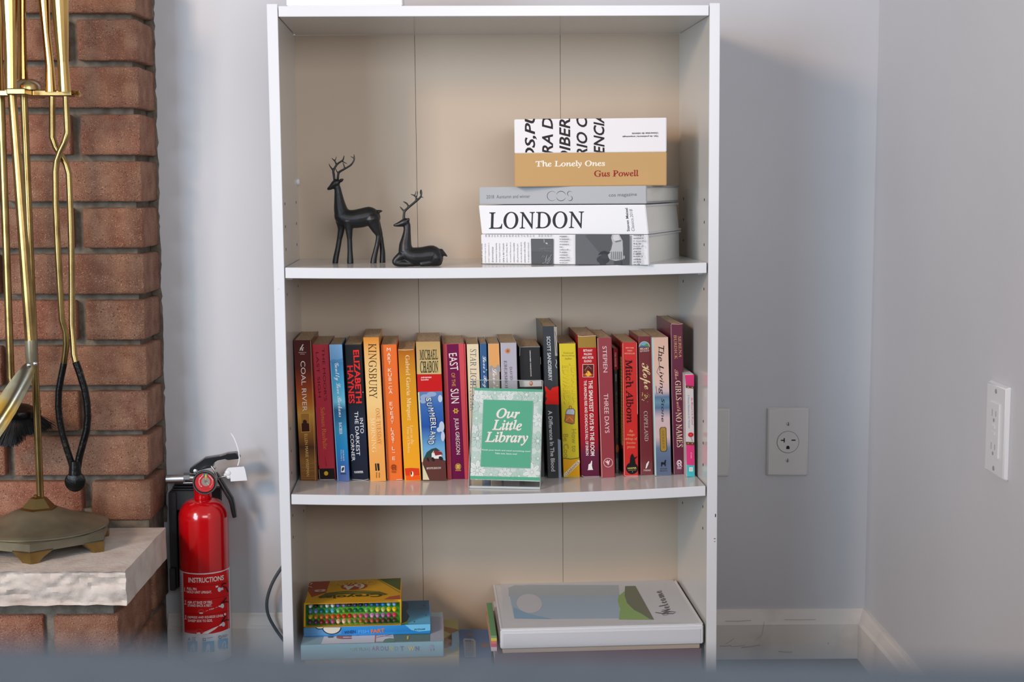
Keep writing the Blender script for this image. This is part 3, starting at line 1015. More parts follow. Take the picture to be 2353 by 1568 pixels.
# 20
b, k, geo = paperback('scarlet paperback with a black round emblem at the foot of its spine', C5, (113, 1347), (231, 1345), (104, 300), (216, 297), (206, 30, 24), 0.135)
for s_, y_, w_ in (('NEW YORK', 340, 66), ('TIMES', 362, 40), ('BESTSELLER', 384, 82)):
    k.t(s_, 'B', (160 - w_ / 2, y_), (160 + w_ / 2, y_), 10, (236, 190, 160))
k.t('Mitch Albom', 'B', (154, 432), (166, 930), 60, (56, 12, 14))
for s_, y_, w_, h_ in (('the', 990, 30, 22), ('magic', 1022, 62, 24), ('strings of', 1054, 92, 24), ('frankie', 1086, 72, 20), ('presto', 1120, 62, 22)):
    k.t(s_, 'R', (171 - w_ / 2, y_), (171 + w_ / 2, y_), h_, (240, 180, 130))
k.ell(178, 1284, 47, 46, (24, 20, 22), 28).poly([(160, 1246), (164, 1200), (170, 1180), (182, 1168), (190, 1184), (196, 1200), (222, 1188), (200, 1216), (206, 1244)], (24, 20, 22)).t('HARPER', 'N', (143, 1284), (214, 1281), 14, (206, 196, 110)).line([(148, 1300), (212, 1297)], 2, (190, 180, 100)).ell(182, 1311, 3, 3, (200, 200, 190), 8)
k.line([(106, 305), (118, 1335), (128, 1344), (226, 1342)], 3, (246, 200, 190)).line([(214, 300), (222, 860)], 3, (246, 190, 180))
# the front board, seen past the spine
xc, y, zf, w, h, sh, dp = geo
k.fn = on_plane('B', (xc - w / 2 - 0.0001, y, zf), (-1, 0, sh), b)
k.k = 1
k.quad((76, 400), (96, 412), (105, 1105), (84, 1088), (222, 206, 120)).quad((84, 1120), (107, 1130), (112, 1318), (92, 1300), (40, 28, 28))
for j in range(26):
    k.line([(78 + j * .35, 430 + j * 25), (96 + j * .35, 440 + j * 25)], 4, (150, 130, 60))
k.build('lettering', b)
# 21
b, k, _ = paperback('maroon paperback with a cream script title and a small half-round landscape', C5, (241, 1338), (350, 1336), (229, 252), (327, 250), (112, 32, 38), 0.105)
k.ell(275, 332, 42, 42, (120, 170, 200), 20, PI, 2 * PI).poly([(234, 332), (250, 316), (272, 322), (296, 306), (316, 332)], (90, 150, 60)).poly([(234, 332), (262, 324), (290, 328), (316, 332)], (60, 110, 190)).ring(275, 332, 43, 43, 4, (210, 200, 180), 20, PI, 2 * PI)
k.t('HEART', 'B', (240, 347), (312, 345), 14, (230, 214, 200)).t('QUEST', 'B', (240, 366), (314, 364), 14, (230, 214, 200)).t('Hope', 'C', (270, 458), (292, 665), 84, (238, 214, 160)).t('COPELAND', 'R', (285, 836), (292, 1070), 30, (206, 196, 188))
rr = random.Random(5)
for j in range(26):
    k.ell(282 + rr.gauss(0, 17), 722 + rr.gauss(0, 17), 5, 4, rr.choice([(196, 160, 90), (160, 120, 80), (120, 110, 60), (220, 190, 140)]), 8)
k.poly([(283, 1286), (290, 1250), (306, 1228), (313, 1230), (304, 1258), (292, 1284)], (238, 230, 224)).t('TYNDALE', 'N', (268, 1301), (324, 1298), 13, (220, 204, 200))
k.build('lettering', b)
# 22
b, k, _ = paperback('pink and slate-blue banded paperback with a gold plaque', C5, (362, 1343), (487, 1343), (332, 260), (462, 255), (188, 168, 164), 0.14)
k.grad((343, 262), (460, 256), (485, 1341), (366, 1341), [(0, (222, 184, 164)), (.32, (226, 190, 176)), (.39, (208, 184, 186)), (.43, (92, 122, 150)), (.47, (110, 146, 166)), (.51, (86, 118, 150)), (.58, (210, 184, 188)), (.72, (212, 184, 182)), (.8, (104, 122, 150)), (.9, (92, 108, 136)), (1, (100, 112, 136))])
k.quad((333, 262), (345, 262), (369, 1341), (358, 1341), (176, 216, 214))
for wd_, a_, b2 in (('The', (408, 322), (404, 446)), ('Living', (404, 480), (408, 706)), ('Stone', (420, 735), (420, 920))):
    k.t(wd_, 'o', a_, b2, 44 if wd_ != 'Stone' else 24, (34, 28, 34))
k.line([(386, 420), (392, 480), (372, 530), (396, 560)], 2.5, (34, 28, 34)).line([(366, 640), (372, 700), (400, 690)], 2.5, (34, 28, 34)).line([(384, 330), (390, 345), (386, 420)], 2.5, (34, 28, 34))
pl = [(404, 962), (438, 960), (446, 972), (452, 1140), (444, 1152), (410, 1154), (400, 1142), (394, 976)]
k.poly(pl, (60, 44, 26)).poly([(424 + (x - 424) * .86, 1057 + (y - 1057) * .96) for x, y in pl], (168, 134, 56)).t('DEKKER', 'R', (421, 990), (426, 1130), 14, (112, 84, 40))
k.poly([(406, 1238), (414, 1234), (430, 1240), (436, 1218), (444, 1218), (440, 1246), (442, 1268), (436, 1268), (432, 1254), (414, 1254), (412, 1270), (406, 1270)], (26, 24, 30)).t('BUSCH', 'R', (398, 1288), (450, 1286), 10, (60, 60, 76)).t('HEIDEN', 'R', (398, 1304), (454, 1302), 10, (60, 60, 76))
k.build('lettering', b)
# 23
b, k, geo = paperback('tall wine-red paperback with cream and gold lettering, right part of the row', C5, (506, 1333), (597, 1330), (482, 152), (577, 148), (98, 22, 54), 0.14)
k.t('SERENA', 'R', (550, 250), (557, 414), 22, (222, 176, 116)).t('BURDICK', 'R', (516, 240), (523, 428), 22, (222, 176, 116)).t('The', 'C', (524, 508), (530, 588), 28, (220, 170, 150)).t('GIRLS', 'R', (537, 598), (545, 750), 44, (246, 232, 196)).t('with', 'C', (540, 762), (546, 838), 28, (220, 170, 150)).t('NO NAMES', 'R', (543, 845), (553, 1118), 46, (246, 232, 196))
k.t('R', 's', (536, 1246), (572, 1246), 48, (236, 214, 220)).ring(548, 1242, 20, 24, 4, (236, 214, 220)).rect(532, 1272, 566, 1290, (190, 150, 170)).line([(484, 156), (490, 700), (508, 1330)], 3, (206, 170, 176)).line([(486, 152), (540, 156), (576, 150)], 4, (206, 180, 160))
k.build('lettering', b)
# 24
b, k, _ = paperback('small pink, white and teal paperback with a red flower, far right of the row', C5, (608, 1352), (669, 1350), (590, 548), (664, 545), (214, 206, 206), 0.1, pages=PAGES_W)
k.grad((592, 552), (664, 550), (664, 640), (600, 636), [(0, (220, 60, 124)), (1, (210, 56, 120))])
k.quad((598, 634), (664, 640), (664, 660), (600, 654), (104, 66, 40)).ell(618, 648, 3, 4, (230, 220, 190), 8).ell(650, 650, 3, 4, (230, 220, 190), 8)
k.t('Too Blessed to be Stressed', 'C', (648, 730), (654, 945), 14, (206, 60, 110)).t('3 Minute Devotions for Women', 's', (620, 710), (626, 970), 11, (96, 150, 160))
for j in range(9):
    k.ell(638 + 13 * math.cos(j * .7), 1021 + 11 * math.sin(j * .7), 9, 8, (212, 36, 44), 10)
k.line([(638, 1035), (650, 1074)], 2.5, (80, 110, 60)).quad((600, 1076), (666, 1080), (666, 1104), (602, 1100), (104, 66, 40)).ell(618, 1088, 3, 4, (230, 220, 190), 8).ell(650, 1090, 3, 4, (230, 220, 190), 8)
k.quad((602, 1100), (666, 1104), (667, 1260), (606, 1256), (220, 60, 124)).t('Cory', 'R', (640, 1160), (643, 1206), 14, (250, 230, 238)).quad((606, 1258), (667, 1262), (668, 1350), (609, 1350), (72, 188, 196)).rect(626, 1275, 655, 1308, (236, 240, 236)).rect(631, 1281, 650, 1303, (222, 210, 204))
k.build('lettering', b)

# ------------------------------------------------------------------ acrylic sign holder with the printed card
PLEX = bpy.data.materials.new('clear_acrylic')
PLEX.use_nodes = True
nt = PLEX.node_tree
nt.nodes.remove(nt.nodes['Principled BSDF'])
tr_ = nt.nodes.new('ShaderNodeBsdfTransparent')
tr_.inputs[0].default_value = (0.965, 0.972, 0.97, 1)
gl_ = nt.nodes.new('ShaderNodeBsdfGlossy')
gl_.inputs['Roughness'].default_value = 0.03
fr_ = nt.nodes.new('ShaderNodeFresnel')
fr_.inputs[0].default_value = 1.49
mx_ = nt.nodes.new('ShaderNodeMixShader')
ge_ = nt.nodes.new('ShaderNodeNewGeometry')
mt_ = nt.nodes.new('ShaderNodeMath')
mt_.operation = 'SUBTRACT'
mt_.inputs[0].default_value = 1.0
mu_ = nt.nodes.new('ShaderNodeMath')
mu_.operation = 'MULTIPLY'
nt.links.new(ge_.outputs['Backfacing'], mt_.inputs[1])
nt.links.new(fr_.outputs[0], mu_.inputs[0])
nt.links.new(mt_.outputs[0], mu_.inputs[1])
nt.links.new(mu_.outputs[0], mx_.inputs[0])
nt.links.new(tr_.outputs[0], mx_.inputs[1])
nt.links.new(gl_.outputs[0], mx_.inputs[2])
nt.links.new(mx_.outputs[0], nt.nodes['Material Output'].inputs[0])
PLEX_E = mat('acrylic_edge', (196, 204, 206), 0.2)

PLx = atZ(1077.4, 1121.5, S2 - 0.0058)
PRx = atZ(1241, 1125.0, S2 - 0.0061)
cxs = (PLx + PRx) / 2
ws = float(np.linalg.norm((PRx - PLx)[:2]))
yaw = math.atan2(PRx[1] - PLx[1], PRx[0] - PLx[0])
LEAN = math.radians(11)
sign = thing('sign_holder', 'clear acrylic holder with a green and white floral card, standing before the middle books', 'sign', tuple(cxs + np.array([0, 0, 0.0004])), BM, rz=yaw)
# local frame: x along the panel, y back, z up
n_loc = Vector((0, -math.cos(LEAN), math.sin(LEAN)))
Minv = np.array(sign.matrix_world.inverted() @ BM)


def on_sign(uv, h):
    M3 = np.array((BM.inverted() @ sign.matrix_world).to_3x3())
    nb = M3 @ np.array(n_loc)
    p0 = (PLx + PRx) / 2
    d = np.stack([(uv[:, 0] - CX) / F_PX, np.ones(len(uv)), -(uv[:, 1] - CY) / F_PX], 1) @ RB.T
    t = ((p0 + nb * h - CB) @ nb) / (d @ nb)
    P = CB + d * t[:, None]
    return P @ Minv[:3, :3].T + Minv[:3, 3]


top = on_sign(np.array([[1086.7, 874.3], [1247.4, 875.7]]), 0)
HS = float(top[:, 2].mean() / math.cos(LEAN))
xl_, xr_ = float(top[0, 0]), float(top[1, 0])


def leanbox(g, x0b, x1b, x0t, x1t, d0, d1, s0, s1):
    """slab between panel offsets d0..d1 (behind the print plane), from s0 to s1 up the slope"""
    up = Vector((0, math.sin(LEAN), math.cos(LEAN)))
    bk = -n_loc
    vs = []
    for d in (d0, d1):
        for (x, s) in ((x0b, s0), (x1b, s0), (x1t, s1), (x0t, s1)):
            vs.append(Vector((x, 0, 0)) + up * s + bk * d)
    g.add(vs, [(0, 1, 2, 3), (7, 6, 5, 4), (0, 4, 5, 1), (1, 5, 6, 2), (2, 6, 7, 3), (3, 7, 4, 0)])
    return g


hx = ws / 2
leanbox(G(), -hx, hx, xl_, xr_, -0.0040, -0.0026, 0.002, HS).build('front_panel', PLEX, sign)
leanbox(G(), -hx, hx, xl_, xr_, 0.0012, 0.0028, 0.002, HS).build('back_panel', PLEX, sign)
leanbox(G(), xl_, xr_, xl_, xr_, -0.0040, 0.0028, HS, HS + 0.0006).build('top_edge', PLEX_E, sign)
leanbox(G(), -hx - .0004, -hx, xl_ - .0004, xl_, -0.0040, 0.0028, 0.0, HS).build('side_edge', PLEX_E, sign)
leanbox(G(), hx, hx + .0004, xr_, xr_ + .0004, -0.0040, 0.0028, 0.0, HS).build('side_edge', PLEX_E, sign)
G().box(-hx, hx, -0.0005, 0.052, 0.0, 0.0022, 0.0005).build('foot', PLEX, sign)
G().box(-hx, hx, -0.0012, -0.0005, 0.0, 0.0030).build('foot_edge', PLEX_E, sign)
k = Ink(on_sign, C3)
k.step = 0.000012
cp = on_sign(np.array([[C3[0] + x / C3[2], C3[1] + y / C3[2]] for x, y in ((107, 612), (672, 625), (643, 1380), (70, 1362))]), -0.0004)
bk_ = -np.array(n_loc) * 0.0005
G().add(list(cp) + [p + bk_ for p in cp], [(0, 1, 2, 3), (7, 6, 5, 4), (0, 4, 5, 1), (1, 5, 6, 2), (2, 6, 7, 3), (3, 7, 4, 0)]).build('card', mat('card', (232, 236, 232), 0.5), sign)
k.quad((107, 612), (672, 625), (643, 1380), (70, 1362), (222, 232, 226))


def card_pt(a, b):
    TL, TR, BR, BL = [np.array(q, float) for q in ((107, 612), (672, 625), (643, 1380), (70, 1362))]
    return (TL * (1 - a) + TR * a) * (1 - b) + (BL * (1 - a) + BR * a) * b


rr = random.Random(11)
flowers = [(.06, .1, 70), (.3, .05, 62), (.52, .09, 54), (.76, .06, 76), (.96, .12, 60), (.05, .33, 66), (.96, .33, 64), (.08, .55, 84), (.95, .56, 78), (.05, .76, 60), (.1, .9, 84), (.3, .94, 66), (.5, .93, 58), (.7, .95, 62), (.88, .9, 78), (.96, .75, 54), (.0, .2, 50), (1.0, .22, 46), (.2, .12, 40), (.4, .1, 38), (.63, .1, 40), (.86, .1, 42), (.02, .45, 40)]
petal_ink = []
for fi, (fa, fb, R_) in enumerate(flowers):
    lv0 = 4 + fi * 4
    k.k = lv0
    c0 = card_pt(fa, fb)
    n_ = rr.choice([6, 7, 8])
    a0 = rr.random() * 3
    tint = rr.choice([(196, 220, 208), (206, 226, 216), (234, 240, 236), (240, 244, 240)])
    k.ell(c0[0], c0[1], R_ * .9, R_ * .9, (206, 224, 214), 14)
    for j in range(n_):
        q = a0 + j * 2 * PI / n_
        pc = c0 + np.array([math.cos(q), math.sin(q)]) * R_ * .56
        k.k = lv0 + 1
        k.ell(pc[0], pc[1], R_ * .47, R_ * .24, (168, 184, 176), 14, rt=q)
        k.k = lv0 + 2
        k.ell(pc[0], pc[1], R_ * .44, R_ * .21, tint, 14, rt=q)
        k.k = lv0 + 3
        k.line([c0, c0 + (pc - c0) * 1.5], 1.3, (170, 188, 180))
    k.ell(c0[0], c0[1], R_ * .2, R_ * .2, (176, 190, 182), 12).ell(c0[0], c0[1], R_ * .16, R_ * .16, (236, 242, 238), 12)
# trim the drawn flowers to the card
CARD_C = [card_pt(0, 0), card_pt(1, 0), card_pt(1, 1), card_pt(0, 1)]
TLc, TRc, BRc, BLc = CARD_C
lv = np.array(k.v)
zl = cp
# clamp vertices into the card's outline (bilinear bounds in the sign's own plane)
xlo = np.interp(lv[:, 2], [zl[3][2], zl[0][2]], [zl[3][0], zl[0][0]])
xhi = np.interp(lv[:, 2], [zl[2][2], zl[1][2]], [zl[2][0], zl[1][0]])
lv[:, 0] = np.clip(lv[:, 0], xlo, xhi)
zlo, zhi = max(zl[3][2], zl[2][2]) , min(zl[0][2], zl[1][2])
zc = np.clip(lv[:, 2], zlo, zhi)
lv[:, 1] += (zc - lv[:, 2]) * math.tan(LEAN)
lv[:, 2] = zc
k.v = [tuple(p) for p in lv]
GR = (92, 182, 146)
k.k = 104
k.quad((107, 612), (672, 625), (671, 645), (106, 631), GR).quad((72, 1333), (645, 1346), (643, 1372), (70, 1358), GR)
k.quad((180, 706), (590, 717), (567, 1274), (156, 1260), (176, 196, 188)).quad((183, 709), (587, 720), (565, 1270), (159, 1257), GR)
for s_, x0, x1, y_, h_ in (('Our', 288, 480, 820, 82), ('Little', 254, 497, 915, 88), ('Library', 194, 548, 1026, 112)):
    k.t(s_, 'J', (x0 - 3, y_ + 1), (x1 - 3, y_ + 7), h_ + 2, (206, 150, 150)).t(s_, 'J', (x0, y_ - 2), (x1, y_ + 4), h_, (250, 246, 238))
k.t('Finish your book and need something new?', 'N', (168, 1120), (566, 1134), 15, (236, 244, 238)).t('Take one, leave one!', 'N', (275, 1149), (456, 1155), 15, (236, 244, 238))
k.build('lettering', sign)

# ------------------------------------------------------------------ large books stacked on the top shelf
CS = (1060, 240, 3.734)
CN = (1100, 520, 5.8825)
TH_S = math.radians(-23.2)
pr_ = np.array([0.2106, -0.0085, 0])
dirx = np.array([math.cos(TH_S), math.sin(TH_S), 0])
diry = np.array([-math.sin(TH_S), math.cos(TH_S), 0])
nfront = -diry
PGW = mat('white_page_edges', (236, 236, 232), 0.8, bump=0.15, bscale=300, stretch=(0.3, 0.3, 6))


def big_book(label, TL, TR, BL, BR, col, depth, dirx, diry, p0, zb=None, zt=None, group='large books stacked on the top shelf', sh=0.0, board=0.0028, over=0.003, pg=None, inset=0.003):
    f = lambda p: np.array([[CS[0] + p[0] / CS[2], CS[1] + p[1] / CS[2]]])
    n = -diry

    def hit(p):
        uv = f(p)[0]
        d = RB @ np.array([(uv[0] - CX) / F_PX, 1, -(uv[1] - CY) / F_PX])
        t = ((p0 - CB) @ n) / (d @ n)
        return CB + d * t
    P = [hit(q) for q in (TL, TR, BL, BR)]
    s = [float((q - p0) @ dirx) for q in P]
    zb = float((P[2][2] + P[3][2]) / 2) if zb is None else zb
    zt = float((P[0][2] + P[1][2]) / 2) if zt is None else zt
    w = ((s[1] - s[0]) + (s[3] - s[2])) / 2
    cx_ = (s[2] + s[3]) / 2
    sh = ((s[0] + s[1]) / 2 - cx_) / (zt - zb)
    loc = p0 + dirx * cx_
    root = thing('large_book', label, 'book', (loc[0], loc[1], zb + 0.0001), BM, group, math.atan2(dirx[1], dirx[0]))
    h = zt - zb
    cm = mat('book_cover', col, 0.4, spec=0.3)
    g = G()
    g.box(-w / 2, w / 2, 0, 0.004, 0.0, h, 0.0009)                      # spine
    g.v = [(x + sh * z, y, z) for x, y, z in g.v]
    g.build('spine', cm, root)
    G().box(-w / 2, w / 2, 0.0035, depth, 0.0, board, 0.0005).build('cover_board', cm, root)
    g = G().box(-w / 2, w / 2, 0.0035, depth, h - board, h, 0.0005)
    g.v = [(x + sh * z, y, z) for x, y, z in g.v]
    g.build('cover_board', cm, root)
    g = G()
    b = bmesh.new()
    bmesh.ops.create_cube(b, size=1)
    for v in b.verts:
        v.co = (v.co.x * (w - 2 * over), 0.004 + (v.co.y + .5) * (depth - over - 0.004), board + (v.co.z + .5) * (h - 2 * board))
    g.bm(b)
    g.v = [(x + sh * z, y, z) for x, y, z in g.v]
    g.build('page_block', pg or PGW, root)
    ink = Ink(on_plane('B', p0, n, root), CS)
    return root, ink, (w, h, zb, zt)


DEP = 0.196
rootA, k, ga = big_book('black and white newspaper-print hardcover, lowest of the large stack', (166, 1118), (1606, 1120), (178, 1365), (1607, 1378), (226, 226, 228), DEP, dirx, diry, pr_, zb=zs1(0.1) + 0.0004)
k.crop = CN
rr = random.Random(2)
lines = ['come ad una cascata', 'accorsi cogevar fole', 'corsi i rapportavano a', 'drammatizza', 'nozzatamo la lunnaria', 'una impati rosservis', 'carta e der il annum', 'poscia che abbiano Han', 'ua tontabil havare per av', 'vendom e i rijounabile', 'alla prommunlia per', 'da nama alla frona dal lu', 'polarizano e alla chumilia', 'lo ua ogrando cosicacel']
for j, s_ in enumerate(lines):
    x_ = 42 + j * 48.5
    y0 = 490
    L_ = 205 + 90 * (len(s_) / 24.0)
    k.t(s_, 'R' if j % 3 else 'M', (x_, y0), (x_ + (-2), y0 - L_ * (0.92 if j != 3 else 0.85)), 24, (52, 52, 56))
for j, s_ in enumerate(['os', 'aa', 'la', 'cv', 'pa', 'sa', 'to', 'qu', 'an', 'na', 'da', 'on', 'ol', 'pe', 'st', 'lo', 'ai', '', 'za', 're', 'di', 'om', 'va']):
    if s_:
        x_ = 98 + j * 40
        k.t(s_, 'R', (x_, 146), (x_, 114), 18, (60, 60, 64))
k.quad((706, 170), (1006, 170), (1004, 520), (712, 518), (82, 84, 86)).quad((710, 174), (1000, 174), (1000, 340), (712, 340), (90, 92, 94), 1, 1)
k.poly([(876, 176), (888, 176), (892, 220), (880, 226)], (150, 152, 154)).ell(918, 232, 16, 10, (180, 184, 186), rt=.4)
for a_ in ((820, 300, 900, 296), (830, 316, 905, 290), (905, 250, 990, 262), (905, 300, 995, 296), (900, 330, 1000, 350), (890, 300, 910, 350), (905, 260, 900, 330)):
    k.line([(a_[0], a_[1]), (a_[2], a_[3])], 3, (126, 128, 130))
for j in range(16):
    x_, y_ = 850 + rr.random() * 110, 420 + rr.random() * 85
    k.line([(x_, y_), (x_ + rr.uniform(5, 40), y_ - rr.uniform(10, 70))], 2.6, (176, 178, 180))
k.ell(905, 500, 44, 10, (150, 152, 154), 12).ell(900, 500, 30, 6, (60, 62, 64), 12)
for j, s_ in enumerate(['nozzatamo', 'la lunnaria-', 'sima impat', 'sit ronsico', 'lui-', 'carta e dir', 'Il anitim', 'evoristode', 'abliamo. Uno', 'una tontabil', 'lavaro per']):
    k.t(s_, 'B', (1092, 137 + j * 35.8), (1092 + 11.5 * len(s_), 137 + j * 35.8), 20, (60, 60, 64))
k.quad((1307, 112), (2040, 114), (2040, 522), (1308, 518), (98, 100, 103)).poly([(1440, 130), (1480, 112), (1810, 114), (1790, 250), (1770, 350), (1720, 340), (1640, 370)], (84, 86, 88)).poly([(1900, 114), (2040, 114), (2040, 522), (1880, 520), (1960, 300)], (76, 78, 80))
k.poly([(1800, 116), (1900, 114), (1945, 200), (1950, 330), (1950, 450), (1850, 470), (1740, 440), (1730, 400), (1790, 320), (1810, 230), (1790, 160)], (180, 182, 184)).poly([(1820, 116), (1890, 116), (1910, 180), (1850, 210), (1815, 170)], (206, 206, 208)).poly([(1840, 200), (1930, 185), (1925, 205), (1850, 222)], (120, 122, 124))
for j in range(6):
    k.quad((1790 + j * 26, 345), (1802 + j * 26, 343), (1796 + j * 27, 450), (1782 + j * 27, 452), (118, 120, 122))
k.poly([(1610, 390), (1650, 345), (1700, 332), (1750, 350), (1780, 350), (1740, 390), (1700, 395), (1650, 380)], (46, 48, 52)).ell(1680, 450, 84, 56, (54, 56, 60)).ell(1700, 410, 50, 34, (62, 64, 68)).poly([(1600, 430), (1640, 400), (1720, 520), (1640, 520)], (58, 60, 64)).ell(1965, 420, 14, 24, (150, 152, 154)).rect(1830, 470, 1930, 518, (70, 72, 76))
for j, s_ in enumerate(['morerga n', 'spettare', 'Il nuordto', 'fra le', 'forze di', ' potta', 'che co', 'n senm', 'limle J', 'ohfeda', 'ad Ama', 'ta di']):
    w_ = 17 * len(s_) * (1.0 if j else .9)
    k.t(s_, 'n' if j in (2, 4) else 'N', (2092, 131 + j * 35.2), (2092 + w_, 129 + j * 35.2), 24, (62, 64, 70))
k.poly([(2252, 232), (2296, 236), (2294, 286)], (62, 64, 70)).line([(2226, 322), (2250, 272)], 7, (50, 52, 56)).poly([(2248, 160), (2275, 148), (2262, 168)], (50, 52, 56)).rect(20, 508, 2290, 524, (30, 32, 36)) if False else k
k.line([(30, 508), (700, 516), (1400, 523), (2290, 528)], 5, (36, 38, 42))
k.build('lettering', rootA)
rootB, k, gb = big_book('white hardcover with large black serif capitals, second from the bottom of the stack', (146, 870), (1582, 858), (178, 1112), (1603, 1116), (232, 232, 234), DEP, dirx, diry, pr_ + diry * 0.0004, zb=ga[3] + 0.0006 if False else None)
k.t('LONDON', 'D', (236, 998), (1054, 990), 148, (38, 40, 44))
k.t('Steven Meisel', 'N', (1434, 1090), (1416, 890), 24, (60, 62, 68)).t('Classics.2018', 'o', (1474, 1088), (1454, 900), 26, (90, 92, 98))
k.build('lettering', rootB)
rootC, k, gc = big_book('silver-grey hardcover with thin outline capitals, in the middle of the stack', (152, 715), (1588, 695), (157, 860), (1590, 852), (170, 172, 175), DEP + .004, dirx, diry, pr_ + diry * 0.0008)
k.t('2018  Auntumn and winter', 's', (215, 794), (590, 788), 30, (88, 92, 96)).t('cos magazine', 's', (1266, 784), (1506, 776), 36, (80, 84, 88))


def arcs(cx_, cy_, r0, a0, a1, w0, w1, n=16):
    V, fs = [], []
    for i in range(n + 1):
        q = a0 + (a1 - a0) * i / n
        wv = w0 + (w1 - w0) * math.sin(PI * i / n)
        V += [(cx_ + (r0 + wv) * math.cos(q), cy_ + (r0 + wv) * math.sin(q)), (cx_ + (r0 - wv) * math.cos(q), cy_ + (r0 - wv) * math.sin(q))]
    fs = [(2 * i, 2 * i + 1, 2 * i + 3, 2 * i + 2) for i in range(n)]
    k.put(V, fs, (66, 70, 74))


arcs(778, 787, 41, 0.75, 5.55, 0.4, 2.0)
arcs(855, 787, 41, 0.35, 2.9, 0.4, 2.4)
arcs(855, 787, 41, 3.5, 6.0, 0.4, 2.4)
arcs(931, 767, 21, 1.9, 5.6, 0.4, 2.0)
arcs(931, 806, 21, -1.3, 2.5, 0.4, 2.4)
k.build('lettering', rootC)
th2 = math.radians(-6.5)
dx2 = np.array([math.cos(th2), math.sin(th2), 0])
dy2 = np.array([-math.sin(th2), math.cos(th2), 0])
p2 = np.array([0.232, 0.022, 0])
rootD, k, gd = big_book('tan hardcover with white and red serif lettering, second from the top of the stack', (456, 422), (1763, 408), (458, 703), (1762, 692), (196, 156, 100), 0.165, dx2, dy2, p2, zb=gc[3] + 0.0002)
k.t('The Lonely Ones', 'B', (638, 516), (1232, 510), 66, (246, 240, 228)).t('Gus Powell', 'B', (1140, 594), (1522, 590), 56, (150, 34, 26))
k.build('lettering', rootD)
rootE, k, ge = big_book('white paperback-like book with cropped slanted black capitals, top of the stack', (456, 128), (1760, 117), (456, 412), (1762, 404), (236, 234, 235), 0.16, dx2, dy2, p2 + dy2 * 0.001, zb=gd[3] + 0.0002)


def clip_text(k, s_, st, p0, p1, h, col, ylo, yhi):
    n0 = len(k.v)
    g_, f_ = text_geo(s_, st)
    p0, p1 = np.array(p0, float), np.array(p1, float)
    d = p1 - p0
    up = np.array([d[1], -d[0]]) / np.hypot(*d)
    px = p0 + g_[:, :1] * d + (g_[:, 1:] - .5) * h * up
    m = bmesh.new()
    vv = [m.verts.new((x, y, 0)) for x, y in px]
    for f in f_:
        try:
            m.faces.new([vv[i] for i in f])
        except ValueError:
            pass
    for co, no in (((0, ylo, 0), (0, -1, 0)), ((0, yhi, 0), (0, 1, 0))):
        bmesh.ops.bisect_plane(m, geom=m.verts[:] + m.edges[:] + m.faces[:], plane_co=co, plane_no=no, clear_outer=True)
    m.verts.index_update()
    k.put([(v.co.x, v.co.y) for v in m.verts], [[v.index for v in f.verts] for f in m.faces], col)
    m.free()


for s_, x_, y0, y1, hh in (('OS,PU', 598, 500, 70, 104), ('ERA DE', 741, 500, 55, 94), ('DIBERA', 889, 505, 60, 94), ('RIO CA', 1036, 452, 60, 94), ('ENCIA', 1183, 425, 110, 94)):
    # words run upward and are cut by the book's edges
    clip_text(k, s_, 'O', (x_, y0), (x_ - 3, y1 - 30), hh, (44, 34, 34), 124 - (x_ - 456) * .007, 414 - (x_ - 456) * .006)
k.t('Universitat de valencia', 'N', (1688, 246), (1464, 251), 15, (60, 56, 58)).t('Dpt. de prehistoria i arqueologia', 'N', (1688, 271), (1382, 276), 17, (60, 56, 58))
k.build('lettering', rootE)

# ------------------------------------------------------------------ deer figurines
DEER = mat('matte_black_resin', (20, 20, 22), 0.42, bump=0.04, bscale=900)
CD = (600, 300, 4.356)


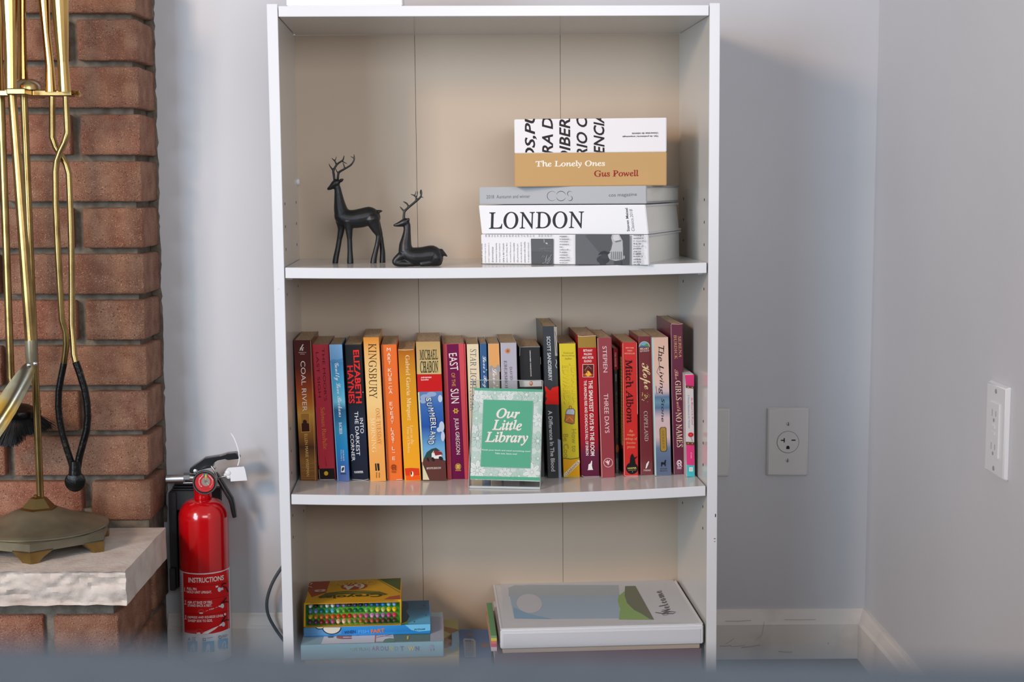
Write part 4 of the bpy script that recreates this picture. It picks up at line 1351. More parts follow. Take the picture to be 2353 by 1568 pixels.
def sculpt(name, label, y0, chains, zbase, base_px, thick=0.8, voxel=0.0011):
    """one continuous surface fused from tapered limbs; px -> the plane y = y0 inside the bookcase"""
    c = atY(CD[0] + base_px[0] / CD[2], CD[1] + base_px[1] / CD[2], y0)
    root_loc = (c[0], y0, zbase + 0.0002)
    root = thing(name, label, 'figurine', root_loc, BM)
    sc = np.linalg.norm(atY(1000, 600, y0) - atY(1001, 600, y0)) / CD[2]
    dz = zbase - c[2]

    def P(x, y, dy):
        q = atY(CD[0] + x / CD[2], CD[1] + y / CD[2], y0)
        return Vector((q[0] - c[0], dy * sc, q[2] - c[2]))
    gb_ = G()
    ga_ = G()
    for part, pts in chains:
        g = ga_ if part == 'antler' else gb_
        P3 = [P(p[0], p[1], p[3] if len(p) > 3 else 0) for p in pts]
        R3 = [p[2] * sc for p in pts]
        # densify
        PP, RR_ = [], []
        for i in range(len(P3) - 1):
            p_1 = P3[max(i - 1, 0)]
            p2_ = P3[min(i + 2, len(P3) - 1)]
            for s in range(5):
                t = s / 5
                a, b = P3[i], P3[i + 1]
                q = 0.5 * ((2 * a) + (b - p_1) * t + (2 * p_1 - 5 * a + 4 * b - p2_) * t * t + (3 * a - p_1 - 3 * b + p2_) * t ** 3)
                PP.append(q)
                RR_.append(R3[i] * (1 - t) + R3[i + 1] * t)
        PP.append(P3[-1])
        RR_.append(R3[-1])
        n = 16 if g is gb_ else 8
        g.tube(PP, RR_, n, cap=True)
        for q, r in ((PP[0], RR_[0]), (PP[-1], RR_[-1])):
            if part in ('leg',) and q is PP[-1]:
                continue
            b = bmesh.new()
            bmesh.ops.create_icosphere(b, subdivisions=2, radius=r * .99)
            for v in b.verts:
                v.co += q
            g.bm(b)
    for g, nm, vx in ((gb_, 'body', voxel), (ga_, 'antlers', voxel * .62)):
        o = g.build(nm, DEER, None)
        if nm == 'body':
            for v in o.data.vertices:
                if abs(v.co.y) < 60 * sc:
                    pass
        md = o.modifiers.new('r', 'REMESH')
        md.mode = 'VOXEL'
        md.voxel_size = vx
        md.use_smooth_shade = True
        ms = o.modifiers.new('s', 'SMOOTH')
        ms.factor = 0.5
        ms.iterations = 7 if nm == 'body' else 2
        dg = bpy.context.evaluated_depsgraph_get()
        me = bpy.data.meshes.new_from_object(o.evaluated_get(dg))
        me.name = nm
        for v in me.vertices:
            if v.co.z < 0.0002:
                v.co.z = 0.0002
        me.polygons.foreach_set('use_smooth', [True] * len(me.polygons))
        o2 = bpy.data.objects.new(nm, me)
        COL.objects.link(o2)
        o2.parent = root
        bpy.data.objects.remove(o)
    return root


stand = [
    ('body', [(812, 845, 84), (850, 868, 88), (920, 878, 92), (1000, 868, 96), (1085, 848, 94), (1125, 862, 74)]),
    ('neck', [(764, 556, 30), (772, 620, 39), (782, 700, 52), (796, 780, 68), (818, 850, 86)]),
    ('head', [(752, 516, 41), (728, 536, 36), (700, 560, 25), (680, 572, 18), (670, 576, 14)]),
    ('ear', [(780, 504, 14, -18), (802, 492, 19, -34), (818, 482, 13, -44)]),
    ('ear', [(775, 500, 12, 18), (800, 488, 15, 38)]),
    ('tail', [(1160, 806, 20), (1190, 800, 15), (1210, 798, 8)]),
    ('leg', [(875, 900, 58, -34), (882, 985, 38, -36), (888, 1080, 26, -36), (892, 1190, 26, -36), (894, 1270, 31, -36), (895, 1330, 34, -36)]),
    ('leg', [(800, 900, 58, 30), (800, 980, 36, 32), (782, 1080, 27, 34), (765, 1180, 27, 34), (748, 1262, 29, 34), (738, 1330, 30, 34)]),
    ('leg', [(1112, 880, 78, -30), (1146, 970, 48, -34), (1176, 1040, 28, -36), (1166, 1120, 25, -36), (1144, 1215, 27, -36), (1130, 1275, 30, -36), (1125, 1330, 34, -36)]),
    ('leg', [(1120, 880, 70, 30), (1168, 970, 36, 34), (1196, 1050, 22, 36), (1206, 1130, 24, 36), (1214, 1215, 28, 36), (1214, 1275, 30, 36), (1214, 1330, 32, 36)]),
    ('antler', [(732, 480, 13, 12), (726, 430, 13, 16), (722, 395, 12, 20), (748, 345, 11, 24), (775, 316, 10, 26), (812, 292, 9, 28), (824, 268, 7, 28), (829, 244, 4, 28)]),
    ('antler', [(722, 395, 10, 20), (700, 365, 8, 20), (686, 345, 6, 20), (678, 325, 4, 20)]),
    ('antler', [(752, 335, 9, 24), (738, 300, 8, 26), (722, 284, 6, 28), (704, 268, 3.5, 28)]),
    ('antler', [(736, 292, 6, 26), (746, 275, 5, 26), (752, 251, 3.5, 26)]),
    ('antler', [(808, 296, 7, 28), (832, 312, 5.5, 30), (858, 324, 3.5, 30)]),
    ('antler', [(768, 480, 13, -12), (772, 440, 12, -16), (784, 408, 12, -18), (842, 374, 10, -22), (898, 338, 10, -24), (926, 300, 9, -24), (934, 268, 8, -24), (930, 232, 4, -24)]),
    ('antler', [(934, 272, 6, -24), (915, 262, 5, -24), (896, 250, 3.5, -24)]),
    ('antler', [(836, 376, 8, -22), (832, 345, 7, -22), (818, 314, 4, -22)]),
    ('antler', [(776, 425, 8, -16), (758, 400, 6, -16), (746, 372, 4, -16)]),
]
sculpt('deer_figurine', 'black standing stag figurine with branching antlers on the top shelf', 0.122, stand, zs1(-0.2), (960, 1322), voxel=0.0010)
lying = [
    ('body', [(1444, 1185, 72), (1480, 1225, 82), (1540, 1246, 92), (1620, 1244, 94), (1710, 1236, 102), (1748, 1262, 80)]),
    ('body', [(1700, 1260, 90), (1740, 1290, 70)]),
    ('neck', [(1462, 930, 34), (1460, 1000, 38), (1452, 1070, 50), (1444, 1130, 63), (1446, 1190, 74)]),
    ('head', [(1448, 900, 41), (1420, 912, 37), (1385, 924, 28), (1352, 932, 18), (1332, 934, 13)]),
    ('ear', [(1462, 886, 14, -20), (1476, 878, 16, -34)]),
    ('ear', [(1462, 880, 12, 20), (1474, 872, 14, 36)]),
    ('tail', [(1800, 1195, 28), (1835, 1225, 18), (1862, 1245, 7)]),
    ('leg', [(1400, 1240, 44, -30), (1345, 1290, 34, -34), (1360, 1312, 32, -36), (1430, 1316, 32, -36), (1500, 1320, 28, -34), (1535, 1326, 20, -34)]),
    ('leg', [(1410, 1240, 44, 30), (1350, 1290, 34, 34), (1370, 1312, 32, 36), (1480, 1318, 28, 34)]),
    ('leg', [(1740, 1260, 80, -20), (1700, 1300, 42, -44), (1640, 1314, 30, -52), (1590, 1324, 24, -52)]),
    ('leg', [(1740, 1270, 74, 20), (1780, 1310, 34, 40), (1700, 1316, 30, 50)]),
    ('body', [(1430, 1300, 44), (1600, 1300, 46), (1770, 1300, 46)]),
    ('antler', [(1428, 872, 14, 0), (1430, 825, 13, 0), (1436, 795, 13, 0), (1480, 752, 12, 0), (1550, 694, 12, 0), (1592, 655, 10, 0), (1606, 615, 8, 0), (1603, 578, 4, 0)]),
    ('antler', [(1430, 795, 10, 0), (1408, 770, 8, 4), (1388, 748, 4, 6)]),
    ('antler', [(1474, 752, 10, 0), (1462, 722, 9, 4), (1440, 706, 8, 6), (1422, 698, 4, 8)]),
    ('antler', [(1546, 694, 9, 0), (1550, 660, 8, 0), (1530, 636, 7, 4), (1498, 624, 4, 6)]),
    ('antler', [(1550, 655, 7, 0), (1564, 625, 5, -6), (1566, 592, 3.5, -8)]),
    ('antler', [(1536, 640, 6, 2), (1546, 615, 5, 4), (1549, 592, 3.5, 6)]),
    ('antler', [(1594, 652, 7, 0), (1612, 652, 5, -4), (1626, 659, 3.5, -6)]),
    ('antler', [(1600, 640, 6, 0), (1592, 605, 5, 6), (1596, 580, 3.5, 8)]),
]
sculpt('deer_figurine', 'black lying stag figurine with raised antlers, right of the standing one', 0.040, lying, zs1(-0.12), (1570, 1345), voxel=0.0010)
# shadow-catching dust speck on the shelf

# ------------------------------------------------------------------ bottom shelf, left: crayons and picture books
C6 = (640, 1280, 5.115)
C7 = (1060, 1280, 3.677)


def flat_book(label, x0, x1, y0, y1, z0, z1, col, pages=PAGES_W, group='picture books stacked on the bottom shelf', name='picture_book', th=0.0012):
    root = thing(name, label, 'book', ((x0 + x1) / 2, y0, z0), BM, group)
    w, d, h = (x1 - x0) / 2, y1 - y0, z1 - z0
    cm = mat('book_cover', col, 0.3, coat=0.3)
    G().box(-w, w, 0, 0.0022, 0, h, 0.0008).build('spine', cm, root)
    G().box(-w, w, 0.002, d, 0, th, 0.0003).build('cover_board', cm, root)
    G().box(-w, w, 0.002, d, h - th, h, 0.0003).build('cover_board', cm, root)
    G().box(-w + 0.0015, w - 0.0025, 0.0022, d - 0.002, th, h - th).build('page_block', pages, root)
    return root


def X(u, v, y):
    return float(atY(u, v, y)[0])


# drawn from the shelf up
blue = flat_book('blue picture book with a white panel, lowest of the left stack', X(700, 1500, .015), X(1131, 1500, .015), 0.015, 0.170, S3 + .0003, -0.926, (92, 136, 190))
tan = flat_book('tan picture book with brown drips over pale blue, under the pale blue one', X(700, 1490, .012), X(1055, 1480, .012), 0.012, 0.172, -0.9257, -0.9065, (196, 178, 128))
town = flat_book('pale blue book with pastel capitals on its edge, middle of the left stack', X(691, 1490, .007), X(1019.5, 1480, .007), 0.007, 0.156, -0.9062, -0.8845, (146, 186, 200))
fish = flat_book('bright blue picture book with orange lettering, directly under the crayon box', X(697.5, 1450, .045), X(989.3, 1445, .045), 0.045, 0.156, -0.8842 + 0.0004, -0.8713, (40, 140, 212))
# prints on the upward faces and front edges
ZF, ZT_, ZN, ZB_ = -0.8713, -0.8845, -0.9065, -0.926
k = Ink(on_plane('B', (0, 0, ZF), (0, 0, 1), fish), C6)
k.grad((1442, 520), (1768, 512), (1784, 790), (1442, 790), [(0, (86, 120, 150)), (.35, (80, 126, 160)), (.6, (96, 160, 204)), (.8, (110, 198, 240)), (1, (100, 194, 240))])
k.poly([(1442, 524), (1520, 540), (1530, 600), (1500, 640), (1540, 700), (1500, 780), (1442, 780)], (70, 92, 112)).ell(1597, 764, 8, 7, (40, 70, 100)).ell(1712, 572, 10, 8, (60, 90, 120)).ell(1733, 690, 6, 6, (60, 110, 150)).ell(1518, 796, 8, 8, (40, 80, 120))
k.line([(1276, 802), (1330, 792), (1420, 800), (1500, 770), (1528, 756)], 12, (178, 204, 40)).line([(1370, 806), (1440, 792), (1510, 780)], 10, (178, 204, 40))
k.build('cover_art', fish)
k = Ink(on_plane('B', (0, 0.045, 0), (0, -1, 0), fish), C6)
k.grad((300, 838), (1782, 792), (1784, 866), (298, 930), [(0, (52, 150, 224)), (1, (44, 128, 204))])
k.poly([(300, 838), (740, 826), (740, 912), (298, 930)], (92, 150, 198)).poly([(1486, 800), (1784, 792), (1784, 868), (1650, 880), (1560, 862)], (120, 202, 240))
k.t('WHEN', 'N', (772, 892), (905, 880), 36, (40, 60, 110)).t('FISH', 'N', (938, 882), (1062, 876), 38, (90, 170, 236)).t('FART', 'N', (1085, 878), (1246, 866), 46, (240, 120, 50)).t('PUTNAM', 'B', (1596, 858), (1722, 850), 20, (20, 50, 90)).t('Cummings', 's', (334, 892), (494, 886), 24, (140, 176, 206)).t('Gravel', 's', (412, 916), (512, 912), 16, (130, 168, 200))
k.ell(625, 836, 112, 78, (24, 44, 70), 26, 0, PI).ell(625, 832, 102, 72, (220, 214, 200), 26, 0, PI).ell(484, 832, 48, 22, (24, 44, 70), 16, 0, PI).ell(486, 830, 40, 15, (206, 204, 196), 16, 0, PI)
k.build('lettering', fish)
k = Ink(on_plane('B', (0, 0, ZT_), (0, 0, 1), town), C6)
k.quad((1790, 700), (1935, 708), (1942, 984), (1784, 992), (176, 180, 196)).poly([(300, 936), (540, 925), (510, 1024), (265, 1034)], (150, 184, 200))
k.poly([(540, 925), (1340, 892), (1366, 1000), (500, 1026)], (226, 230, 240)).poly([(1340, 892), (1782, 878), (1782, 990), (1366, 1000)], (108, 130, 116))
k.poly([(860, 925), (860, 942), (790, 943), (790, 950), (860, 951), (860, 966), (740, 968), (690, 960), (678, 945), (690, 932), (740, 926)], (186, 112, 100)).poly([(760, 941), (830, 940), (830, 952), (760, 953)], (226, 230, 240))
k.quad((1136, 922), (1146, 922), (1140, 1006), (1130, 1006), (184, 92, 70)).line([(1146, 926), (1340, 936)], 3, (170, 90, 70)).line([(1146, 950), (1342, 912)], 3, (170, 90, 70)).line([(1140, 1000), (1230, 998)], 3, (170, 90, 70)).poly([(1224, 1002), (1250, 970), (1300, 958), (1350, 960), (1366, 1000)], (112, 150, 120)).poly([(1508, 936), (1530, 926), (1526, 966), (1508, 976)], (236, 206, 60)).poly([(905, 905), (975, 902), (930, 930)], (130, 100, 150)).quad((582, 934), (646, 932), (644, 948), (582, 950), (90, 110, 110))
k.build('cover_art', town)
k = Ink(on_plane('B', (0, 0.007, 0), (0, -1, 0), town), C6)
cols = [(150, 110, 140), (150, 120, 150), (130, 130, 160), (120, 120, 150), (196, 200, 130), (140, 180, 180), (130, 170, 190), (110, 130, 170), (170, 196, 200), (236, 206, 130), (120, 130, 170)]
xs = [1118, 1168, 1218, 1272, 1320, 1352, 1384, 1452, 1496, 1560, 1630]
for c_, x_, cl in zip('AROUNDDTOWN', xs, cols):
    if x_ == 1352:
        continue
    w_ = 74 if c_ == 'W' else 42
    k.t(c_, 'N', (x_ - w_ / 2, 1080), (x_ + w_ / 2, 1078), 54, cl)
for c_, x_, cl in zip('DRIVING', (840, 880, 906, 930, 966, 990, 1034), [(160, 192, 190), (158, 190, 192), (160, 188, 186), (170, 194, 180), (152, 186, 196), (164, 188, 190), (160, 190, 186)]):
    k.t(c_, 'N', (x_, 1088), (x_ + (30 if c_ != 'I' else 8), 1087), 44, cl)
k.t('S', 'N', (1776, 1050), (1822, 1048), 30, (176, 160, 200)).t('H', 'N', (1776, 1090), (1822, 1088), 30, (176, 160, 200))
k.build('lettering', town)
k = Ink(on_plane('B', (0, 0, ZN), (0, 0, 1), tan), C6)
k.quad((1944, 740), (2110, 740), (2124, 1130), (1946, 1130), (186, 176, 120)).poly([(1946, 830), (2114, 862), (2124, 1010), (2100, 1080), (2040, 1110), (1990, 1070), (2040, 1050), (1990, 1020), (2040, 985), (1985, 960), (2035, 910), (1960, 880)], (150, 186, 208)).poly([(1946, 820), (2112, 856), (2114, 870), (2034, 900), (1946, 960), (1946, 1080), (2035, 1050), (1990, 1030), (2040, 985), (1985, 960), (2035, 908), (1946, 870)], (158, 120, 82))
k.build('cover_art', tan)
k = Ink(on_plane('B', (0, 0, ZB_), (0, 0, 1), blue), C6)
k.quad((2124, 856), (2500, 856), (2500, 1190), (2128, 1190), (98, 130, 180)).poly([(2180, 960), (2290, 964), (2316, 990), (2322, 1180), (2190, 1180), (2170, 980)], (186, 192, 204)).ell(2245, 915, 45, 16, (140, 130, 130)).ell(2430, 1040, 60, 24, (150, 120, 110))
for j in range(4):
    k.t('HOOKADOODLE'[j:j + 7], 'M', (2208 + j * 24, 990), (2212 + j * 24, 1170), 18, (130, 138, 152))
k.t('FIVE', 'N', (2196, 988), (2266, 988), 12, (60, 60, 70))
k.build('lettering', blue)

# crayon box
XB0, XB1 = X(701, 1440, .048), X(921, 1435, .048)
ZB0, ZB1 = ZF + 0.0004, -0.8352
yb_f, yb_b = 0.048, 0.156
cb = thing('crayon_box', 'open yellow and green box of sixty-four crayons on top of the left stack', 'crayon box', ((XB0 + XB1) / 2, yb_f, ZB0), BM)
hwb, hb, db = (XB1 - XB0) / 2, ZB1 - ZB0, yb_b - yb_f
YEL = mat('yellow_card', (226, 168, 30), 0.4)
GRN = mat('green_card', (46, 130, 58), 0.4, c2=(84, 168, 60), nscale=14, nw=(.4, .6))
t = 0.0008
g = G()
g.box(-hwb, hwb, 0, db, 0, t).box(-hwb, -hwb + t, 0, db, t, hb - t).box(hwb - t, hwb, 0, db, t, hb - t).box(-hwb + t, hwb - t, db - t, db, t, hb - t)
g.build('carton', YEL, cb)
G().box(-hwb - .0002, hwb + .0002, -0.001, db, hb - t, hb, .0002).build('lid', YEL, cb)
G().box(-hwb + t, hwb - t, 0.0090, 0.011, t, hb - t).build('tray', GRN, cb)
k = Ink(on_plane('B', (0, 0, ZB1), (0, 0, 1), cb), C6)
Q = lambda x, y: (x, y)
k.quad((362, 296), (1436, 248), (1424, 500), (322, 548), (222, 166, 40))
k.poly([(362, 296), (606, 285), (560, 420), (390, 476), (345, 400)], (170, 78, 52)).poly([(1180, 262), (1436, 250), (1430, 395)], (84, 96, 50)).line([(1165, 264), (1428, 420)], 10, (130, 140, 60)).poly([(1240, 500), (1300, 470), (1424, 450), (1426, 498)], (176, 92, 66))
k.ell(890, 348, 155, 40, (176, 76, 50), 26, rt=-.04)
k.t('64', 'B', (1010, 340), (760, 362), 62, (230, 214, 190)).t('CRAYONS', 'N', (1140, 300), (605, 322), 40, (214, 178, 100)).t('8', 'N', (560, 395), (420, 402), 30, (222, 196, 170)).line([(362, 305), (400, 312), (372, 330)], 10, (226, 210, 190)).line([(350, 350), (396, 358)], 8, (226, 210, 190))
k.poly([(460, 476), (560, 425), (760, 404), (1000, 398), (1180, 405), (1282, 438), (1240, 448), (1000, 430), (700, 440), (540, 480)], (104, 98, 48)).t('Crayola', 'N', (1216, 444), (540, 470), 46, (60, 74, 34)).line([(700, 420), (1180, 408)], 4, (170, 160, 90)).ell(500, 470, 22, 12, (84, 84, 40))
k.build('lettering', cb)
k = Ink(on_plane('B', (0, yb_f + .0089, 0), (0, -1, 0), cb), C6)
k.grad((322, 556), (1422, 512), (1432, 774), (314, 822), [(0, (40, 128, 52)), (.35, (70, 160, 56)), (.7, (80, 166, 56)), (1, (30, 110, 50))])
k.poly([(700, 560), (1100, 530), (1000, 800), (760, 800)], (104, 190, 58)).poly([(322, 556), (420, 552), (360, 822), (314, 824)], (36, 116, 54))
k.build('tray_print', cb)
k = Ink(on_plane('B', (0, yb_f - .0009, 0), (0, -1, 0), cb), C6)
k.quad((300, 545), (318, 545), (312, 826), (296, 826), (226, 170, 30)).quad((1424, 500), (1442, 500), (1444, 776), (1434, 776), (226, 170, 30)).poly([(318, 545), (380, 543), (366, 556), (318, 568)], (226, 170, 30)).poly([(1346, 508), (1424, 502), (1424, 530), (1400, 514)], (230, 176, 34))
k.line([(300, 826), (1440, 780)], 5, (120, 130, 60))
k.build('carton_print', cb)

CRM = bpy.data.materials.new('crayon_wax')
CRM.use_nodes = True
oi_ = CRM.node_tree.nodes.new('ShaderNodeObjectInfo')
pb_ = CRM.node_tree.nodes['Principled BSDF']
pb_.inputs['Roughness'].default_value = 0.4
CRM.node_tree.links.new(oi_.outputs['Color'], pb_.inputs['Base Color'])
cr = 0.0034
cray_me = G().lathe([(0.0012, -0.0048), (0.0019, -0.0043), (cr * .93, 0.0010), (cr, 0.0016), (cr, 0.0800)], 18, axis='y').mesh('crayon', CRM, 40)
ROWS = [
    ('top', [(236, 236, 232, 'white'), (34, 26, 30, 'black'), (106, 126, 100, 'grey green'), (196, 190, 200, 'silver'), (204, 200, 210, 'pale silver'), (96, 92, 170, 'periwinkle'), (126, 108, 168, 'lilac'), (66, 36, 80, 'plum'), (62, 44, 120, 'violet'), (36, 26, 82, 'indigo'), (56, 60, 150, 'blue violet'), (28, 100, 160, 'cerulean'), (36, 100, 190, 'royal blue'), (30, 130, 214, 'azure'), (130, 196, 224, 'sky blue'), (116, 176, 226, 'light blue')],
     (372, 590), (1360, 556)),
    ('second', [(104, 144, 192, 'steel blue'), (130, 146, 196, 'blue grey'), (24, 120, 116, 'dark teal'), (64, 156, 150, 'teal'), (86, 180, 200, 'turquoise'), (120, 196, 120, 'sea green'), (106, 160, 64, 'fern'), (60, 116, 50, 'forest green'), (40, 130, 90, 'pine'), (24, 130, 70, 'emerald'), (130, 200, 110, 'spring green'), (140, 204, 70, 'lime'), (240, 230, 70, 'lemon'), (200, 214, 120, 'yellow green'), (244, 222, 30, 'canary'), (246, 214, 30, 'yellow')],
     (372, 655), (1360, 620)),
    ('third', [(226, 190, 60, 'mustard'), (222, 136, 50, 'light orange'), (214, 116, 50, 'burnt orange'), (226, 106, 44, 'orange'), (222, 96, 44, 'deep orange'), (220, 84, 40, 'red orange'), (212, 66, 40, 'vermilion'), (206, 40, 38, 'red'), (224, 120, 100, 'salmon'), (222, 96, 120, 'rose'), (206, 90, 160, 'orchid'), (216, 156, 200, 'lavender pink'), (196, 130, 190, 'mauve'), (176, 130, 190, 'wisteria'), (206, 70, 150, 'magenta'), (220, 60, 110, 'hot pink')],
     (372, 722), (1360, 686)),
    ('bottom', [(100, 60, 100, 'dark purple'), (92, 50, 96, 'eggplant'), (150, 40, 44, 'brick red'), (164, 70, 80, 'mahogany red'), (170, 84, 130, 'raspberry'), (236, 196, 156, 'peach'), (240, 200, 176, 'pale apricot'), (190, 160, 110, 'tan'), (140, 140, 96, 'olive'), (176, 116, 60, 'ochre'), (164, 100, 60, 'light brown'), (184, 92, 66, 'copper'), (150, 80, 60, 'sienna'), (110, 66, 60, 'umber'), (84, 70, 54, 'dark brown'), (78, 74, 60, 'taupe')],
     (372, 782), (1360, 747)),
]
ORD = ['first', 'second', 'third', 'fourth', 'fifth', 'sixth', 'seventh', 'eighth', 'ninth', 'tenth', 'eleventh', 'twelfth', 'thirteenth', 'fourteenth', 'fifteenth', 'sixteenth']
for rn, cs, a, b in ROWS:
    for i, c in enumerate(cs):
        px = (C6[0] + (a[0] + (b[0] - a[0]) * i / 15) / C6[2], C6[1] + (a[1] + (b[1] - a[1]) * i / 15) / C6[2])
        q = atY(px[0], px[1], yb_f + 0.003)
        zm = atY(C6[0] + (a[0] + b[0]) / 2 / C6[2], C6[1] + (a[1] + b[1]) / 2 / C6[2], yb_f + 0.003)[2]
        o = bpy.data.objects.new('crayon', cray_me)
        COL.objects.link(o)
        o.matrix_world = BM @ Matrix.Translation((q[0], yb_f + 0.0052, min(zm, ZB1 - 0.0009 - cr)))
        o.color = lin(c)
        tag(o, '%s crayon tip in the crayon box, %s from the left in the %s row' % (c[3], ORD[i], rn), 'crayon', 'crayons in the open box')

# ------------------------------------------------------------------ bottom shelf, right: binder stack
ZR = -0.8965
bind = thing('ring_binder', 'white ring binder with a welcome cover sheet under clear plastic', 'binder', (X(1384, 1475, .003), 0.003, ZR), BM)
xw = (X(1617.5, 1478, .003) - X(1151, 1472, .003)) / 2
hb2 = -0.8675 - ZR
VIN = mat('white_vinyl', (236, 238, 242), 0.22, coat=0.4)
VIN2 = mat('clear_pocket_vinyl', (222, 225, 231), 0.12, coat=0.6)
db2 = 0.238
G().box(-xw, xw, 0.0, 0.0035, 0.0005, hb2 - 0.0005, 0.0016, 3).build('spine', VIN, bind)
G().box(-xw, xw, 0.003, db2, 0.0, 0.003, 0.001).build('cover_board', VIN, bind)
b2_ = G().box(-xw, xw, 0.003, db2, hb2 - 0.003, hb2, 0.001).build('cover_board', VIN2, bind)
G().box(-xw + .01, xw - .012, 0.008, db2 - 0.02, 0.003, hb2 - 0.006).build('page_block', PAGES_W, bind)
G().box(-xw + .004, xw - .004, -0.0008, 0.0, 0.0035, hb2 - 0.006, .0003).build('spine_pocket', VIN2, bind)
G().box(-xw + .001, xw - .001, 0.0005, 0.006, hb2 - 0.0004, hb2 + 0.0009, .0005).build('weld_bead', VIN, bind)
G().box(-xw, -xw + .003, 0.003, db2, hb2 - 0.0004, hb2 + 0.0006, .0003).build('weld_bead', VIN, bind)
G().box(xw - .003, xw, 0.003, db2, hb2 - 0.0004, hb2 + 0.0006, .0003).build('weld_bead', VIN, bind)
k = Ink(on_plane('B', (0, 0, ZR + hb2), (0, 0, 1), bind), C7)
k.quad((330, 200), (1790, 195), (1985, 560), (365, 540), (220, 221, 226))
k.poly([(395, 260), (560, 236), (1330, 240), (1340, 520), (700, 528), (448, 522), (430, 430)], (178, 198, 216)).poly([(400, 262), (450, 240), (1330, 242), (1335, 330), (400, 335)], (186, 196, 202)).ell(575, 395, 108, 80, (214, 214, 222), 26, rt=.1).poly([(440, 425), (470, 440), (560, 480), (760, 524), (448, 522)], (150, 186, 214))
k.poly([(1384, 248), (1470, 246), (1500, 300), (1628, 531), (1332, 530), (1342, 440), (1322, 370), (1330, 330), (1380, 290)], (158, 190, 120)).poly([(1384, 248), (1470, 246), (1500, 300), (1628, 531), (1590, 525), (1520, 480), (1460, 450), (1400, 390), (1380, 330)], (128, 132, 112))
# the handwritten word, running away from the spine
Mo = Matrix
k.t('Welcome', 'C', (1745, 488), (1650, 296), 84, (110, 106, 110))
k.line([(1640, 470), (1700, 478), (1790, 480), (1812, 468), (1780, 462)], 5, (110, 106, 110))
k.build('cover_sheet', bind)
beige = flat_book('thin beige pad directly under the white binder', X(1155, 1485, .008), X(1608, 1487, .008), 0.008, 0.22, ZR - 0.0078, ZR - 0.0003, (196, 178, 160), pages=mat('pad_paper', (196, 180, 160), .8), group='books under the binder', name='paper_pad')
maroon = flat_book('faded maroon album, lowest of the right stack', X(1137, 1500, .006), X(1612, 1500, .006), 0.006, 0.225, S3 + .0003, ZR - 0.0082, (120, 88, 96), group='books under the binder', name='photo_album', th=0.002)
# coloured folders squeezed upright at the left end of the binder
fx = X(1131, 1450, .03)
for j, (c, nm, zt) in enumerate([((96, 150, 120), 'green', -0.872), ((214, 190, 70), 'yellow', -0.875), ((196, 84, 110), 'pink', -0.880)]):
    pass
fl = thing('activity_pad', 'stack-end pad with green, yellow and pink edge bands, left of the binder', 'pad', (X(1128, 1450, .02), 0.02, ZR - 0.0080), BM)
for j, (c, z0, z1) in enumerate([((222, 200, 206), 0.0, 0.006), ((206, 96, 120), 0.006, 0.011), ((226, 132, 96), 0.011, 0.015), ((226, 206, 90), 0.015, 0.0195), ((120, 170, 120), 0.0195, 0.023)]):
    wv = 0.0085
    G().box(0, wv, 0.0, 0.17, z0, z1, 0.0002).build('edge_band', mat('paper_edge', c, 0.7), fl)

# ------------------------------------------------------------------ wall plates
PLATE = mat('plate_plastic', (216, 214, 212), 0.35, coat=0.2)
PLATE_W = mat('white_plate_plastic', (232, 232, 234), 0.3, coat=0.2)
SCREW = mat('painted_screw', (196, 194, 190), 0.35, 0.2)


def rp(u, v, Y):
    return Vector(atY(u, v, Y, 'R'))


def plate_mesh(g, w, h, t, bev=0.0025):
    b = bmesh.new()
    bmesh.ops.create_cube(b, size=1)
    for v in b.verts:
        v.co = (v.co.x * w, (v.co.y - .5) * t, v.co.z * h)
        if v.co.y < -t / 2:
            v.co.x *= 1 - 2 * bev / w
            v.co.z *= 1 - 2 * bev / h
    bmesh.ops.bevel(b, geom=b.edges[:], offset=0.0012, segments=3, affect='EDGES')
    return g.bm(b)


c = rp(1810, 1016, YW - .004)
ol = thing('wall_outlet', 'beige wall outlet plate with one round receptacle, right of the bookcase', 'outlet', (c.x, YW, c.z))
plate_mesh(G(), 0.0699, 0.1143, 0.0058).build('plate', PLATE, ol, 40)
g = G().lathe([(0.0176, -0.0052), (0.0176, -0.0062), (0.0172, -0.0066), (0, -0.0066)], 48, axis='y')
g.build('receptacle', PLATE, ol, 40)
g = G()
n = 48
ring_v = [((0.0181 if j % 2 else 0.0172) * math.cos(2 * PI * (j // 2) / n), -0.0061, (0.0181 if j % 2 else 0.0172) * math.sin(2 * PI * (j // 2) / n)) for j in range(2 * n)]
g.add(ring_v, [(2 * i, 2 * i + 1, (2 * i + 3) % (2 * n), (2 * i + 2) % (2 * n)) for i in range(n)])
g.build('gap_ring', DARK, ol)
for (x0, x1, z0, z1) in ((-0.0118, -0.0058, 0.0022, 0.0040), (-0.0072, -0.0054, -0.0004, 0.0068), (0.0056, 0.0122, 0.0024, 0.0042)):
    G().box(x0, x1, -0.00675, -0.0066, z0, z1).build('slot', DARK, ol)
G().prism([(-0.0027, -0.0114)] + [(0.0027 * math.cos(q), -0.0085 + 0.0027 * math.sin(q)) for q in [PI - PI * i / 8 for i in range(9)]] + [(0.0027, -0.0114)], -0.00675, -0.0066).build('ground_slot', DARK, ol)
for zz in (0.0302, -0.0302):
    sc_ = G().lathe([(0.0032, 0), (0.0031, -0.0008), (0.002, -0.0013), (0, -0.0014)], 20, axis='y').build('screw', SCREW, ol, 40)
    sc_.location = (0, -0.0056, zz)
    G().box(-0.0005, 0.0005, -0.0017, -0.0012, -0.0028, 0.0028).build('screw_slot', DARK, sc_)
a = atY(1679, 942, YW - .004, 'R')
bp_ = thing('wall_plate', 'blank beige wall plate half hidden behind the right side of the bookcase', 'wall plate', (a[0] - 0.035, YW, OZ - 0.4175))
plate_mesh(G(), 0.0699, 0.1143, 0.0058).build('plate', PLATE, bp_, 40)
